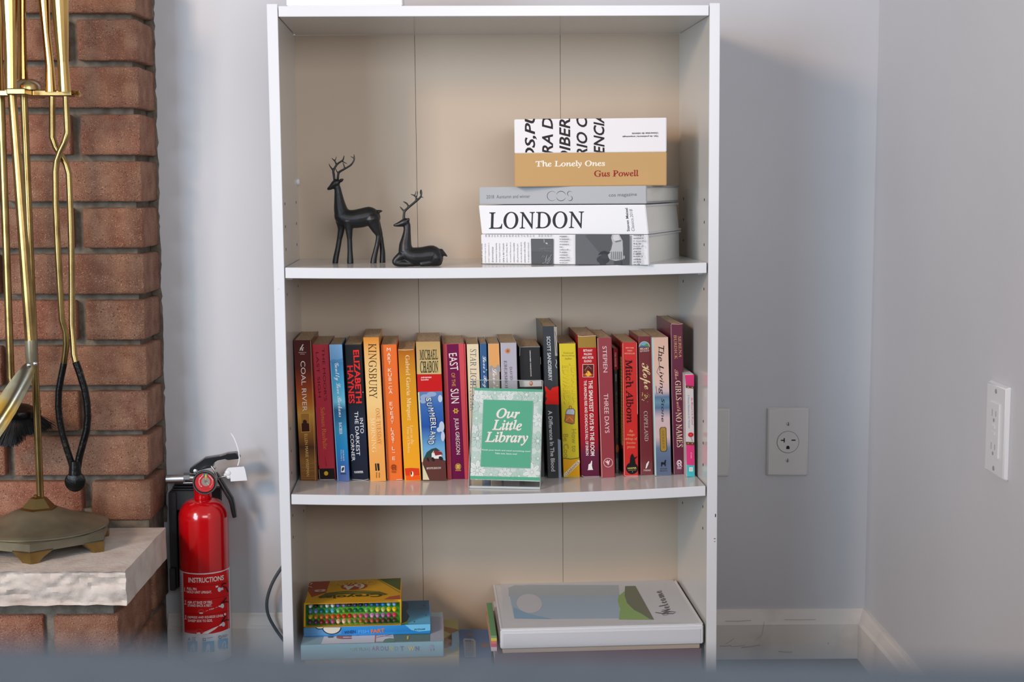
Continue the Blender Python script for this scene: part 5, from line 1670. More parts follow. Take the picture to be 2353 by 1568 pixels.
for zz in (0.0302, -0.0302):
    G().lathe([(0.0032, 0), (0.0031, -0.0008), (0, -0.0014)], 20, axis='y').build('screw', SCREW, bp_, 40).location = (0, -0.0056, zz)

gf = thing('safety_outlet', 'white rectangular safety outlet with test buttons on the right wall', 'outlet', (XC, 1.7575, OZ - 0.2973), rz=-PI / 2)
plate_mesh(G(), 0.0699, 0.1143, 0.0065).build('plate', PLATE_W, gf, 40)
G().box(-0.0167, 0.0167, -0.0082, -0.006, -0.0335, 0.0335, 0.0006).build('receptacle', PLATE_W, gf)
GREY = mat('grey_mark', (150, 152, 158), 0.6)
for s in (1, -1):
    zc_ = 0.0205 * s
    for x_, h_ in ((-0.0062, 0.0042), (0.0062, 0.0034)):
        G().box(x_ - 0.0008, x_ + 0.0008, -0.0084, -0.0081, zc_ - h_, zc_ + h_).build('slot', GREY, gf)
    G().lathe([(0.0024, 0), (0.0024, -0.0003), (0, -0.0003)], 14, axis='y').build('ground_slot', GREY, gf).location = (0, -0.0081, zc_ - 0.0085)
for zc_ in (0.0042, -0.0042):
    G().box(-0.0062, 0.0062, -0.0092, -0.0081, zc_ - 0.0026, zc_ + 0.0026, 0.0005).build('test_button', PLATE_W, gf)
for zz in (0.0475, -0.0475):
    G().lathe([(0.003, 0), (0.0029, -0.0008), (0, -0.0012)], 18, axis='y').build('screw', GREY, gf, 40).location = (0, -0.0063, zz)

# cable behind the bookcase
BLKP = mat('black_plastic', (24, 25, 28), 0.4)
CABM = mat('grey_cable', (72, 80, 88), 0.45)
pts = [rp(u, v, 2.335) for u, v in ((690, 1262), (664, 1284), (645, 1308), (627, 1338), (616, 1368), (613, 1394), (618, 1418), (632, 1444), (650, 1470), (672, 1500))]
dn = []
for i in range(len(pts) - 1):
    p0, p1, p2, p3 = pts[max(i - 1, 0)], pts[i], pts[i + 1], pts[min(i + 2, len(pts) - 1)]
    for s in range(4):
        t = s / 4
        dn.append(0.5 * ((2 * p1) + (p2 - p0) * t + (2 * p0 - 5 * p1 + 4 * p2 - p3) * t * t + (3 * p1 - p0 - 3 * p2 + p3) * t ** 3))
dn.append(pts[-1])
tag(G().tube(dn, 0.0026, 12).build('power_cable', CABM, None, 60), 'dark grey cable looping out from behind the left side of the bookcase', 'cable')

# ------------------------------------------------------------------ fire extinguisher
RED = mat('red_enamel', (196, 4, 16), 0.2, coat=0.8)
STEEL = mat('brushed_steel', (190, 190, 188), 0.28, 1.0)
DSTEEL = mat('dark_steel', (140, 134, 128), 0.3, 1.0)
CHR = mat('satin_aluminium', (206, 208, 210), 0.35, 1.0)
BLK = mat('gloss_black_handle', (16, 18, 20), 0.3, coat=0.3)
BLKM = mat('matte_black_bracket', (34, 34, 37), 0.55)
WPL = mat('white_tag_plastic', (236, 238, 242), 0.4)
EX, EY, ER = -0.4478, 2.305, 0.0393
CE = lambda x, y, Y=EY: rp(360 + x / 6.533, 980 + y / 6.533, Y)
zt = rp(470, 1140, EY).z
ext = thing('fire_extinguisher', 'red fire extinguisher with a pressure gauge, on a black bracket beside the hearth', 'fire extinguisher', (EX, EY, 0.012))
L = lambda p: (p.x - EX, p.y - EY, p.z - 0.012)
hz = zt - 0.012
prof = [(ER * .86, 0.0), (ER * .97, 0.004), (ER, 0.010), (ER, hz - 0.034)]
for i in range(1, 11):
    q = i / 10 * PI / 2
    prof.append((0.0135 + (ER - 0.0135) * math.cos(q), hz - 0.034 + 0.030 * math.sin(q)))
prof += [(0.0143, hz - 0.003), (0.0140, hz + 0.012), (0.0150, hz + 0.0135), (0.0150, hz + 0.018)]
G().lathe(prof, 64).build('cylinder', RED, ext, 40)
zl1 = rp(470, 1320, EY - ER).z - 0.012
LBL = mat('label_white', (226, 230, 236), 0.35, coat=0.3)
G().lathe([(ER + .00015, 0.015), (ER + .00015, zl1 + 0.0012)], 64).build('label', LBL, ext, 40)
k = Ink(on_cyl(EX, EY, ER + 0.0002, ext), (400, 1300, 7.8375))


def curve_band(top, bot, col, n=24):
    xs_t, ys_t = zip(*top)
    xs_b, ys_b = zip(*bot)
    V = []
    for i in range(n + 1):
        t = i / n
        xt = xs_t[0] + (xs_t[-1] - xs_t[0]) * t
        xb = xs_b[0] + (xs_b[-1] - xs_b[0]) * t
        V += [(xt, np.interp(xt, xs_t, ys_t)), (xb, np.interp(xb, xs_b, ys_b))]
    k.put(V, [(2 * i, 2 * i + 2, 2 * i + 3, 2 * i + 1) for i in range(n)], col)


curve_band([(162, 128), (250, 150), (400, 164), (550, 164), (700, 148), (850, 118), (980, 66)], [(188, 1202), (250, 1220), (400, 1237), (550, 1238), (700, 1226), (850, 1192), (1002, 1128)], (214, 22, 26))
WH = (240, 232, 228)
for yl, sl in ((352, -50), (602, -45), (880, -45)):
    pts = [(172 + i * 40.5, yl - 20 * ((i - 9) / 10.) ** 2 * (1.0 if i < 9 else 1.6) + 0) for i in range(21)]
    pts = [(x, y + (sl * .6 if x > 700 else 0) * ((x - 700) / 300 if x > 700 else 0)) for x, y in pts]
    k.line(pts, 5, (110, 10, 16))
k.bend('INSTRUCTIONS', 'N', 576, 262, 640, 92, 24, WH, -.07)
k.t('1.', 'N', (184, 432), (220, 436), 74, WH).bend('PULL PIN.', 'N', 322, 424, 180, 46, 3, WH, .06).bend('HOLD UNIT UPRIGHT.', 'N', 455, 484, 446, 46, 8, WH, 0.01)
k.t('2.', 'N', (190, 664), (226, 668), 78, WH).bend('AIM AT BASE OF FIRE.', 'N', 466, 668, 452, 50, 8, WH, 0.0).bend('STAND BACK 6 FEET.', 'N', 462, 724, 436, 48, 6, WH, 0.0)
k.t('3.', 'N', (195, 934), (232, 938), 78, WH).bend('DEPRESS AND SQUEEZE LEVER.', 'N', 570, 936, 650, 48, 16, WH, -.05).bend('SWEEP SIDE TO SIDE.', 'N', 470, 1000, 444, 46, 8, WH, -.01)
for (x, y) in ((815, 435), (870, 728), (888, 1060)):
    k.ell(x, y, 30, 42, (214, 220, 226))
k.poly([(836, 405), (880, 396), (888, 440), (840, 450)], (200, 210, 214)).poly([(746, 372), (790, 362), (796, 388), (752, 402)], (232, 234, 236)).ring(742, 456, 28, 34, 3, (190, 60, 50))
k.poly([(838, 720), (800, 726), (800, 745), (840, 752)], (226, 230, 232)).poly([(860, 1040), (812, 1078), (820, 1098), (864, 1080)], (226, 230, 232))
for pts in ([(850, 372), (880, 335), (940, 318)], [(880, 375), (940, 395), (975, 480)], [(850, 690), (900, 640), (940, 580)], [(890, 668), (950, 652), (985, 664)], [(860, 1020), (905, 950), (932, 890)], [(900, 1005), (950, 975), (990, 984)]):
    k.line(pts, 17, (26, 20, 22))
k.line([(745, 762), (785, 748)], 5, WH).line([(568, 822), (615, 808)], 5, WH).t('6 feet', 'N', (634, 796), (720, 770), 26, WH)
k.poly([(455, 870), (452, 842), (470, 852), (485, 840), (500, 852), (518, 842), (518, 872)], WH).ring(487, 850, 60, 62, 3, (236, 120, 110), 18, PI, 2 * PI).ring(487, 850, 44, 46, 3, (236, 120, 110), 18, PI, 2 * PI)
k.poly([(812, 1085), (700, 1130), (540, 1200), (500, 1236), (610, 1230), (740, 1150)], (238, 228, 226)).poly([(405, 1238), (408, 1204), (430, 1214), (450, 1200), (470, 1214), (480, 1238)], (238, 228, 226)).ring(450, 1220, 70, 72, 3, (236, 130, 120), 18, PI, 2 * PI).ell(918, 880, 18, 22, (232, 226, 224))
TG = (104, 112, 122)
k.poly([(250, 1345), (273, 1296), (298, 1345)], TG).poly([(262, 1338), (273, 1312), (287, 1338)], (214, 220, 226)).rect(518, 1310, 570, 1362, TG).rect(530, 1322, 558, 1350, (214, 220, 226)).ell(830, 1292, 26, 30, TG).ell(830, 1292, 14, 17, (214, 220, 226))
for x, y, s_ in ((320, 1298, 'TRASH'), (322, 1326, 'WOOD'), (322, 1354, 'PAPER'), (594, 1312, 'LIQUIDS'), (866, 1262, 'ELECTRICAL'), (868, 1288, 'EQUIPMENT')):
    w_ = 15 * len(s_) if x < 700 else 10 * len(s_)
    k.t(s_, 'N', (x, y), (x + w_, y - w_ * .16 * (x > 500)), 18, TG)
for x0, x1, y0, y1 in ((240, 420, 1370, 1560), (516, 724, 1378, 1560), (808, 970, 1330, 1500)):
    k.quad((x0, y0), (x1, y0 - (20 if x0 > 500 else 0)), (x1, y1), (x0, y1), (120, 176, 216), 4, 1)
    k.poly([(x0 + 50, y1), (x0 + 70, y0 + 60), (x0 + 110, y0 + 30), (x0 + 130, y0 + 70), (x0 + 130, y1)], (196, 214, 230))
for j in range(7):
    for q in range(4):
        k.line([(112 + j * 3 + q, 190 + j * 150 + q * 34), (134 + j * 3, 196 + j * 150 + q * 34)], 7, (96, 104, 116))
for j in range(52):
    k.line([(1000 + j * .7, 80 + j * 24), (1018 + j * .7, 66 + j * 24)], 4, (140, 146, 156))
k.build('label_print', ext)
# valve, nozzle, gauge
gc_ = CE(737, 830, EY - .022)
G().lathe([(0.0105, 0.0), (0.0105, 0.022)], 24, c=(0, 0, hz + 0.016)).tube([L(CE(740, 830, EY + .008)), L(CE(740, 830, EY - .018))], 0.0088, 20).build('valve_body', STEEL, ext, 40)
ga_ = G().lathe([(0.0150, 0.0), (0.0186, -0.001), (0.0192, -0.004), (0.0192, -0.0085), (0.0184, -0.0098), (0.0172, -0.0098), (0.0168, -0.0085)], 48, axis='y').build('gauge', DSTEEL, ext, 40)
ga_.location = L(gc_)
G().lathe([(0.0168, -0.0078), (0.0168, -0.0088)], 40, axis='y').build('gauge_rim', BLK, ga_)
gf_ = G().lathe([(0.0150, -0.0083), (0.0150, -0.0091), (0.0001, -0.0091)], 40, axis='y').build('gauge_face', mat('gauge_red', (196, 30, 36), .35, coat=.5), ga_)
k = Ink(on_plane('R', (gc_.x, gc_.y - 0.0091, gc_.z), (0, -1, 0), ga_), (360, 980, 6.533))
k.ell(737, 832, 66, 68, (150, 140, 132), 26).poly([(690, 712), (765, 704), (770, 740), (750, 775), (722, 776), (706, 745)], (70, 120, 110)).poly([(728, 722), (746, 720), (752, 770), (722, 772)], (226, 176, 50)).line([(737, 832), (738, 730)], 6, (236, 190, 60)).line([(737, 832), (786, 886)], 7, (200, 196, 190)).ell(735, 828, 22, 22, (120, 112, 106), 16)
for j in range(26):
    q = math.radians(-150 + j * 9.5) if j < 13 else math.radians(-30 + (j - 13) * 9.5)
    pass
for a0_, a1_ in ((math.radians(150), math.radians(215)), (math.radians(-50), math.radians(50))):
    for j in range(9):
        q = a0_ + (a1_ - a0_) * j / 8
        k.line([(737 + 92 * math.cos(q), 832 + 94 * math.sin(q)), (737 + 110 * math.cos(q), 832 + 112 * math.sin(q))], 6, (240, 210, 206))
k.t('RECHARGE', 'N', (640, 800), (700, 730), 14, (240, 220, 216)).t('OVERCHARGE', 'N', (780, 735), (850, 810), 14, (240, 220, 216)).t('UL', 'N', (655, 900), (685, 900), 18, (240, 220, 216)).ring(737, 832, 132, 136, 2, (236, 120, 116), 40, .4, 2.7)
k.build('gauge_print', ga_)
NZ = EY - 0.004
g = G().tube([L(CE(150, 792, NZ)), L(CE(415, 785, NZ))], [0.0070, 0.0068], 28)
g.build('nozzle', CHR, ext, 40)
o = G().tube([L(CE(131, 792, NZ)), L(CE(140, 792, NZ)), L(CE(150, 792, NZ))], [0.0060, 0.0068, 0.0070], 28).tube([L(CE(412, 760, NZ)), L(CE(505, 757, NZ))], [0.0064, 0.0064], 6).tube([L(CE(500, 770, NZ)), L(CE(620, 775, NZ))], [0.0052, 0.0052], 20).tube([L(CE(400, 852, NZ)), L(CE(560, 848, NZ))], 0.0016, 10)
o.build('nozzle_fitting', STEEL, ext, 40)
G().tube([L(CE(128, 792, NZ)), L(CE(131.5, 792, NZ))], [0.0046, 0.0046], 20).build('nozzle_bore', DARK, ext)
lev = [(505, 655), (522, 608), (728, 465), (960, 430), (1060, 398), (1180, 386), (1218, 396), (1256, 465), (1240, 478), (1082, 495), (1034, 480), (930, 500), (880, 530), (858, 560), (852, 605), (760, 622), (640, 655), (600, 690), (540, 695), (512, 680)]
pl = [(L(CE(x, y, EY))[0], L(CE(x, y, EY))[2]) for x, y in lev]
b = bmesh.new()
G_ = G().prism(pl, -0.0085, 0.0085)
o = G_.build('lever', BLK, ext)
md = o.modifiers.new('b', 'BEVEL')
md.width = 0.0012
md.segments = 2
hp = [L(CE(x, y, EY)) for x, y in ((880, 700), (905, 740), (955, 825), (1040, 965), (1115, 1085), (1140, 1170), (1158, 1280), (1174, 1362))]
o = G().tube(hp, [0.0034, 0.0040, 0.0042, 0.0044, 0.0046, 0.0044, 0.0042, 0.0036], 16, flat=1.9).build('carry_handle', BLK, ext, 60)
g = G().lathe([(0.0036, 0), (0.0034, -0.0014), (0, -0.002)], 18, axis='y')
o = g.build('rivet', STEEL, ext, 40)
o.location = L(CE(585, 675, EY - 0.0088))
o = G().lathe([(0.0024, 0), (0.0024, -0.003), (0, -0.0032)], 14, axis='y').build('rivet', STEEL, ext, 40)
o.location = L(CE(870, 625, EY - 0.0045))
G().tube([L(CE(820, 600, EY - .009)), L(CE(850, 640, EY - .010)), L(CE(880, 700, EY - .010)), L(CE(905, 770, EY - 0.009)), L(CE(905, 800, EY - 0.009))], 0.0013, 10).tube([L(CE(905, 785, EY - .009)), L(CE(1035, 748, EY - .009))], 0.0013, 10).build('pull_pin', STEEL, ext, 60)
tg = [(1045, 650), (1075, 622), (1310, 604), (1328, 650), (1361, 812), (1112, 828), (1108, 780), (1060, 720)]
pl = [(L(CE(x, y, EY - .006))[0], L(CE(x, y, EY - .006))[2]) for x, y in tg]
o = G().prism(pl, -0.0068, -0.0048).build('pin_tag', WPL, ext)
g = G()
for (x, y, r) in ((1040, 735, 0.0038), (1070, 700, 0.0052), (1080, 760, 0.0034)):
    b = bmesh.new()
    bmesh.ops.create_icosphere(b, subdivisions=3, radius=r)
    for v in b.verts:
        v.co = Vector(L(CE(x, y, EY - 0.006))) + Vector((v.co.x, v.co.y * .6, v.co.z))
    g.bm(b)
g.build('tag_loop', WPL, ext, 60)
zp = [(1112, 100), (1140, 140), (1168, 190), (1196, 262), (1218, 330), (1232, 400), (1240, 470), (1236, 530), (1216, 592)]
G().tube([L(CE(x, y, EY - .013 + .014 * (1 - i / 8.))) for i, (x, y) in enumerate(zp)], [0.0004] + [0.0009] * 8, 8, flat=.6).build('zip_tie', WPL, ext, 60)
# bracket on the wall
br_ = thing('extinguisher_bracket', 'black wall bracket behind the fire extinguisher', 'bracket', (EX, YW, 0.1))
bx0 = rp(393.5, 1200, 2.33).x - EX
bz1 = rp(400, 1127, 2.33).z - 0.1
bz0 = rp(400, 1347, 2.33).z - 0.1
G().box(bx0, bx0 + 0.012, -0.048, -0.0005, bz0, bz1, 0.001).box(bx0 + 0.012, 0.02, -0.0160, -0.0005, bz0, bz1, 0.001).build('back_plate', BLKM, br_)
G().box(bx0 + 0.0005, -0.008, -0.044, -0.016, bz1 - 0.030, bz1 + 0.001, 0.001).build('top_block', BLKM, br_)
for j in range(3):
    G().box(bx0 + 0.003 + j * .001, -0.006, -0.040 + j * .006, -0.002, bz1 + 0.0018 + j * 0.0030, bz1 + 0.0034 + j * 0.003, 0.0004).build('rib', BLKM, br_)
G().box(bx0 - 0.0012, bx0, -0.040, -0.030, bz0 + 0.052, bz0 + 0.058).build('clip', BLKM, br_)
G().box(bx0 + .001, bx0 + 0.010, -0.060, -0.042, bz0, bz0 + 0.036, 0.001).build('strap_end', BLKM, br_)

# ------------------------------------------------------------------ brass fireplace tools
BRASS = mat('aged_brass', (164, 138, 88), 0.26, 1.0, bump=0.02, bscale=120, c2=(116, 95, 58), nscale=22, nw=(.45, .75))
BRASS_P = mat('polished_brass', (206, 170, 106), 0.14, 1.0, c2=(160, 128, 78), nscale=9, nw=(.4, .8))
BRASS_D = mat('dull_bronze', (146, 138, 114), 0.36, 0.5, bump=0.12, bscale=70, c2=(106, 102, 86), nscale=14, nw=(.35, .7))
IRON = mat('blackened_iron', (22, 20, 18), 0.32, 0.6, bump=0.3, bscale=160, c2=(92, 80, 60), nscale=60, nw=(.62, .74))
PEWT = mat('worn_plated_steel', (190, 182, 164), 0.3, 1.0, bump=0.15, bscale=60, c2=(206, 172, 96), nscale=18, nw=(.5, .7))
BRIST = mat('black_bristle', (14, 15, 20), 0.7)
F1 = lambda x, y, Y: rp(x / 5.225, y / 5.225, Y)
F2 = lambda x, y, Y: rp(x / 5.225, 760 + y / 5.225, Y)
ctr = Vector((-0.6575, 2.139, SZ))
st_ = thing('tool_stand', 'brass fireplace tool stand with a footed base on the stone hearth', 'tool stand', tuple(ctr))
hexv = [Vector((ctr.x + 0.1105 * math.cos(math.radians(-80 + 60 * i)), ctr.y + 0.1105 * math.sin(math.radians(-80 + 60 * i)))) for i in range(6)]
g = G()
P = [Vector((v.x - ctr.x, v.y - ctr.y)) for v in hexv]
n = 6
top_z, sk = 0.0285, 0.0125
vs = [(p.x, p.y, top_z - sk) for p in P] + [(p.x, p.y, top_z) for p in P] + [(p.x * .95, p.y * .95, top_z + .0015) for p in P] + [(p.x * .9, p.y * .9, top_z - sk) for p in P]
fs = []
for i in range(n):
    j = (i + 1) % n
    fs += [(i, j, n + j, n + i), (n + i, n + j, 2 * n + j, 2 * n + i), (3 * n + j, 3 * n + i, i, j)]
fs.append(tuple(2 * n + i for i in range(n)))
fs.append(tuple(3 * n + i for i in range(n))[::-1])
g.add(vs, fs)
g.build('base_plate', BRASS_D, st_)
for i in range(n):
    p, pa, pb = P[i], P[(i - 1) % n], P[(i + 1) % n]
    g = G()
    for q, w1 in ((pa, 0.030), (pb, 0.034)):
        d = (q - p).normalized()
        pr2 = [(0, 0), (0.013, 0), (0.0155, 0.004), (0.021, 0.0085), (w1, top_z - sk), (w1, top_z - sk + .002), (0, top_z - sk + .002)]
        inn = (-p).normalized() * 0.006
        v0 = [(p.x + d.x * a, p.y + d.y * a, b) for a, b in pr2]
        v1 = [(x + inn.x, y + inn.y, z) for x, y, z in v0]
        m = len(pr2)
        g.add(v0 + v1, [tuple(range(m)), tuple(range(2 * m - 1, m - 1, -1))] + [(a, m + a, m + (a + 1) % m, (a + 1) % m) for a in range(m)])
    g.build('foot', BRASS, st_)
g = G().lathe([(0.0985, 0.0), (0.0995, 0.0012), (0.0985, 0.0026), (0.0965, 0.0026), (0.0955, 0.0034), (0.088, 0.0052), (0.075, 0.0085), (0.055, 0.015), (0.04, 0.022), (0.028, 0.027)], 56)
g.v = [(x, y, z + top_z + 0.001) for x, y, z in g.v]
g.build('base_dome', BRASS_D, st_, 50)
zc0 = top_z + 0.027
g = G().lathe([(0.0275, 0), (0.0275, 0.002), (0.0235, 0.004), (0.012, 0.017), (0.0075, 0.019), (0.0075, 0.021)], 6, a0=.5)
g.v = [(x, y, z + zc0) for x, y, z in g.v]
g.build('collar', BRASS, st_)
PY_ = 2.139
pb0 = rp(93, 1150, PY_)
pt0 = rp(54, 205, PY_)
Ls = lambda p: tuple(p - ctr)
G().tube([Ls(pb0), Ls(pt0)], 0.0053, 24).build('pole', BRASS, st_, 50)
# holder star
hub = rp(60, 215, PY_)
zh = hub.z
g = G()
x_r = F1(880, 1130, PY_).x
x_l = 2 * hub.x - x_r
pr = 0.016
cross = []
arm = x_r - hub.x
aw = 0.013
cross = [(arm, -aw), (arm, aw), (aw, aw * 1.2), (aw, 0.060), (-aw, 0.060), (-aw, aw * 1.2), (-arm, aw), (-arm, -aw), (-aw, -aw * 1.2), (-aw, -0.060), (aw, -0.060), (aw, -aw * 1.2)]
cross = [(hub.x - ctr.x + x, hub.y - ctr.y + y * .8) for x, y in cross]
g.prism(cross, zh - ctr.z - 0.0045, zh - ctr.z + 0.0045, axis='z')
hold = g.build('holder', BRASS, st_)
md = hold.modifiers.new('b', 'BEVEL')
md.width = 0.0015
md.segments = 2
for s in (1, -1):
    e = rp(180, 214, PY_) if s > 0 else rp(-60, 218, PY_)
    G().tube([(x_r - ctr.x if s > 0 else x_l - ctr.x, hub.y - ctr.y, zh - ctr.z), (e.x - ctr.x, hub.y - ctr.y, zh - ctr.z + .001), (e.x - ctr.x + s * .003, hub.y - ctr.y - .002, zh - ctr.z - .003)], [0.0022, 0.0038, 0.0026], 12).build('hook_tip', BRASS_P, st_, 60)
g = G().lathe([(0.019, 0), (0.0195, 0.006), (0.016, 0.012), (0.010, 0.0155), (0.0, 0.0165)], 32)
o = g.build('hub_cap', PEWT, st_, 60)
o.location = (hub.x - ctr.x + .003, hub.y - ctr.y, zh - ctr.z + 0.0045)


def handle(parent, org, stations, Y, mat_=BRASS_P, n=14, name='handle'):
    """stations in crop F1: (x, y, radius)"""
    s = np.linalg.norm(np.array(F1(0, 500, Y)) - np.array(F1(1, 500, Y)))
    pts, rad = [], []
    for (x, y, r) in stations:
        pts.append(tuple(F1(x, y, Y) - org))
        rad.append(r * s)
    return G().tube(pts, rad, n).build(name, mat_, parent)


# centre handle of the stand
handle(st_, ctr, [(258, -260, 66), (262, 0, 50), (264, 300, 47), (266, 600, 54), (270, 955, 70)], PY_)
# shovel (front left of the pole)
YS = 2.105
so = F1(140, 1130, YS)
shv = thing('fireplace_shovel', 'brass-handled fireplace shovel with a worn pewter-coloured blade, at the left edge', 'shovel', tuple(so))
handle(shv, so, [(95, -300, 120), (108, 0, 100), (120, 400, 84), (126, 700, 74), (130, 1085, 74)], YS)
Lv = lambda p: tuple(p - so)
G().tube([Lv(F1(140, 1080, YS)), Lv(F2(372, 130, YS))], [0.0060, 0.0082], 14).build('shaft', BRASS, shv)
G().tube([Lv(F2(370, 115, YS)), Lv(F2(372, 130, YS)), Lv(F2(378, 300, YS)), Lv(F2(385, 385, YS))], [0.0088, 0.0090, 0.0088, 0.0080], 20).build('ferrule', BRASS_D, shv, 50)
path = [(372, 380, 70, 0.0), (352, 450, 160, .2), (300, 560, 215, .5), (210, 720, 250, .8), (105, 900, 275, 1.), (-20, 1090, 285, 1.), (-150, 1280, 285, 1.)]
s_ = np.linalg.norm(np.array(F1(0, 500, YS)) - np.array(F1(1, 500, YS)))
vs, NW = [], 12
for side in (0, 1):
    for i, (x, y, w, cup) in enumerate(path):
        a = np.array(path[max(i - 1, 0)][:2], float)
        b2 = np.array(path[min(i + 1, len(path) - 1)][:2], float)
        d = b2 - a
        d /= np.hypot(*d)
        nn = np.array([-d[1], d[0]])
        for j in range(NW + 1):
            t = j / NW * 2 - 1
            px = np.array([x, y]) + nn * t * w / 2
            q = F2(px[0], px[1], YS)
            q.y += -cup * (abs(t) ** 2.2) * 0.020 + 0.008 * cup + side * 0.0014
            vs.append(Lv(q))
fs = []
m = len(path) * (NW + 1)
for side in (0, 1):
    for i in range(len(path) - 1):
        for j in range(NW):
            a = side * m + i * (NW + 1) + j
            q = (a, a + 1, a + NW + 2, a + NW + 1)
            fs.append(q if side else q[::-1])
for i in range(len(path) - 1):
    for j in (0, NW):
        a = i * (NW + 1) + j
        fs.append((a, a + NW + 1, a + NW + 1 + m, a + m))
for j in range(NW):
    for a in (j, (len(path) - 1) * (NW + 1) + j):
        fs.append((a, a + 1, a + 1 + m, a + m))
bl = G().add(vs, fs).build('blade', PEWT, shv, 60)
for (x, y) in ((345, 418), (420, 400)):
    b = bmesh.new()
    bmesh.ops.create_icosphere(b, subdivisions=2, radius=0.004)
    for v in b.verts:
        v.co = Vector(Lv(F2(x, y, YS - 0.010))) + Vector((v.co.x, v.co.y * .6, v.co.z))
    G().bm(b).build('rivet', STEEL, shv, 60)
# brush
YB = 2.168
bo = F1(10, 1130, YB)
brs = thing('hearth_brush', 'black-bristled hearth brush on a thin brass rod, behind the shovel', 'brush', tuple(bo))
Lb = lambda p: tuple(p - bo)
G().tube([Lb(F1(8, 1100, YB)), Lb(F2(130, 560, YB)), Lb(F2(200, 900, YB))], 0.0056, 14).build('shaft', BRASS, brs)
handle(brs, bo, [(-30, -300, 80), (-28, 0, 66), (-18, 500, 50), (0, 1100, 46)], YB)
G().lathe([(0.004, 0.014), (0.012, 0.012), (0.030, 0.004), (0.031, 0.0), (0.030, -0.006)], 28).build('cap', IRON, brs, 50).location = Lb(F2(235, 985, YB))
g = G()
rb = random.Random(4)
s_ = np.linalg.norm(np.array(F1(0, 500, YB)) - np.array(F1(1, 500, YB)))
for i in range(2600):
    q = rb.random() * 2 * PI
    r = math.sqrt(rb.random())
    lx = 0.026 * r * math.cos(q)
    ly = 0.014 * r * math.sin(q)
    bx_, bz_ = 235, 985
    p0 = F2(235, 1000, YB) + Vector((lx, ly, 0))
    spread = 1.0 + 1.15 * r
    dirv = Vector((lx * 1.5 / 0.026 * 0.026 + rb.gauss(0, .004) - 0.004, ly * .4 + rb.gauss(0, .002), -0.050 - rb.random() * 0.016))
    if lx > 0:
        dirv = Vector((lx * 0.85 + rb.gauss(0, .004), ly * .4, -0.024 + 0.010 * (lx / .026) - rb.random() * 0.010))
    else:
        dirv = Vector((lx * 1.5 + rb.gauss(0, .005) - .004, ly * .4, -0.038 - rb.random() * 0.010))
    p1 = p0 + dirv
    wv = Vector((0.0007, 0, 0))
    wy = Vector((0, 0.0007, 0))
    n0 = len(g.v)
    g.v += [Lb(p0 - wv), Lb(p0 + wv), Lb(p0 + wy), Lb(p1 - wv * .5), Lb(p1 + wv * .5), Lb(p1 + wy * .5)]
    g.f += [(n0, n0 + 1, n0 + 4, n0 + 3), (n0 + 1, n0 + 2, n0 + 5, n0 + 4), (n0 + 2, n0, n0 + 3, n0 + 5)]
    g.mi += [0, 0, 0]
o = g.build('bristles', BRIST, brs)
o['kind'] = 'stuff'
# tongs
YT = 2.117
to = F1(690, 1130, YT)
tng = thing('fireplace_tongs', 'brass fireplace tongs with crossed arms and blackened jaws, nearest the brick corner', 'tongs', tuple(to))
Lt = lambda p: tuple(p - to)
handle(tng, to, [(505, -320, 100), (528, 0, 70), (556, 400, 48), (598, 790, 54), (612, 1105, 68)], YT + .012)
handle(tng, to, [(705, -320, 130), (718, 0, 106), (738, 400, 88), (757, 750, 68), (778, 1105, 76)], YT)
SPX = 5.225
A = [(120, 222), (120, 270), (120, 316), (128, 338), (142, 360), (152, 378), (158, 400), (161, 470), (164, 560), (165, 650), (165, 745), (168, 780), (170, 815), (174, 832)]
A2 = [(174, 832), (184, 860), (194, 893), (200, 925), (202, 958), (199, 990), (190, 1022), (182, 1052), (177, 1085)]
B = [(151, 222), (153, 270), (155, 305), (148, 328), (138, 348), (130, 370), (127, 395), (128, 470), (132, 560), (137, 650), (142, 735), (150, 762), (152, 790), (150, 812), (147, 835)]
B2 = [(147, 835), (140, 870), (135, 900), (134, 935), (137, 965), (144, 1000), (153, 1030), (163, 1060), (170, 1085)]
s1 = np.linalg.norm(np.array(rp(0, 500, YT)) - np.array(rp(1, 500, YT)))
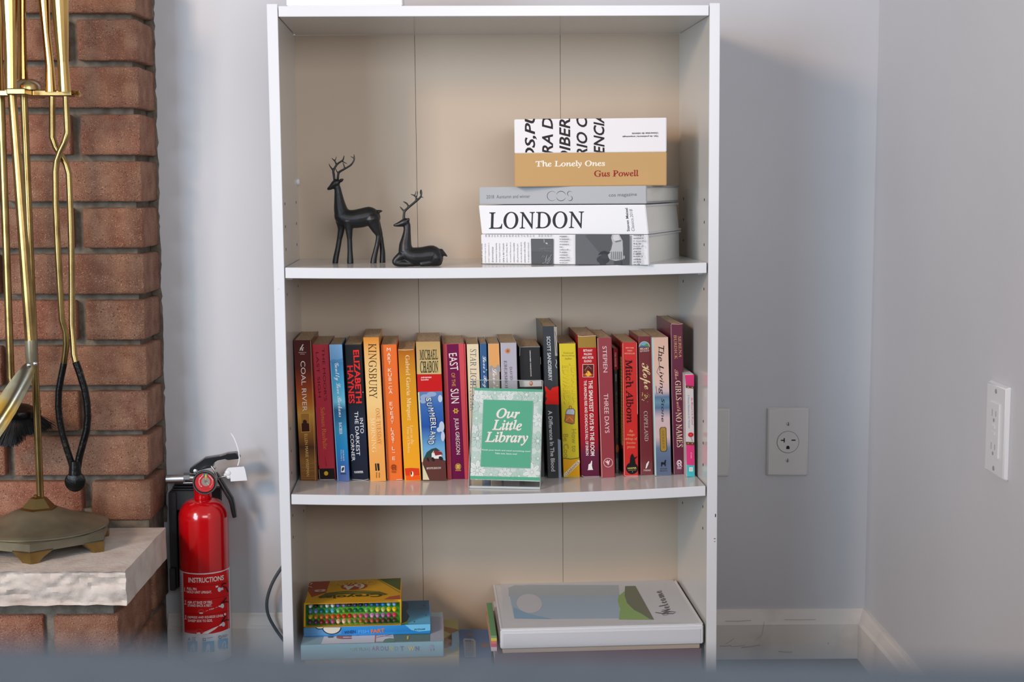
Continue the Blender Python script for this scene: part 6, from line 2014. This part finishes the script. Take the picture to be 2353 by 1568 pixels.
for nm, pts, dy, m_, r0 in (('arm', A, 0.010, BRASS, 7.4), ('arm', B, -0.002, BRASS, 7.4), ('jaw', A2, 0.004, IRON, 8.4), ('jaw', B2, 0.004, IRON, 7.8)):
    P3 = []
    for i, (u, v) in enumerate(pts):
        yy = YT + dy
        if nm == 'arm':
            f_ = max(0, (v - 700) / 135)
            yy = YT + dy * (1 - f_) + 0.004 * f_
        P3.append(Lt(rp(u, v, yy)))
    r_ = [r0 * s1] * len(P3)
    G().tube(P3, r_, 16).build(nm, m_, tng, 60)
q = rp(173, 1107, YT)
g = G().lathe([(0.0, -0.004), (0.0125, -0.004), (0.0148, -0.0025), (0.0148, 0.0025), (0.0125, 0.004), (0, 0.004)], 28, axis='y').tube([(0, 0, 0.010), (0, 0, 0.030)], [0.0095, 0.0075], 12)
o = g.build('grip_pad', IRON, tng, 50)
o.location = Lt(q)

# ------------------------------------------------------------------ sofa just under the camera
FAB = mat('blue_grey_upholstery', (104, 117, 130), 0.9, bump=0.4, bscale=900, c2=(90, 104, 118), nscale=300)
sf = thing('sofa', 'blurred blue-grey upholstered sofa back along the bottom edge of the picture', 'sofa', (0, 0.12, 0))
g = G()
b = bmesh.new()
bmesh.ops.create_cube(b, size=1)
for v in b.verts:
    v.co = (v.co.x * 1.9, (v.co.y) * 0.20, OZ - 0.0618 - 0.17 + v.co.z * 0.34)
bmesh.ops.bevel(b, geom=b.edges[:], offset=0.03, segments=4, affect='EDGES')
for v in b.verts:
    if v.co.z > OZ - .3:
        v.co.z -= v.co.x * 0.028
g.bm(b)
g.build('back_cushion', FAB, sf, 60)
G().box(-0.95, 0.95, -0.10, 0.085, 0.06, OZ - 0.425, 0.02).build('frame', FAB, sf)
G().box(-0.95, 0.95, 0.085, 0.72, 0.06, 0.24, 0.02).build('seat_base', FAB, sf)
for s in (-1, 0, 1):
    G().box(s * 0.62 - 0.305, s * 0.62 + 0.305, 0.10, 0.74, 0.242, 0.40, 0.04, 3).build('seat_cushion', FAB, sf, 60)
WDL = mat('dark_wood_leg', (50, 36, 28), 0.5)
for x in (-0.88, 0.88):
    for y in (-0.05, 0.66):
        G().lathe([(0.016, 0.0), (0.022, 0.06)], 16).build('leg', WDL, sf).location = (x, y, 0)
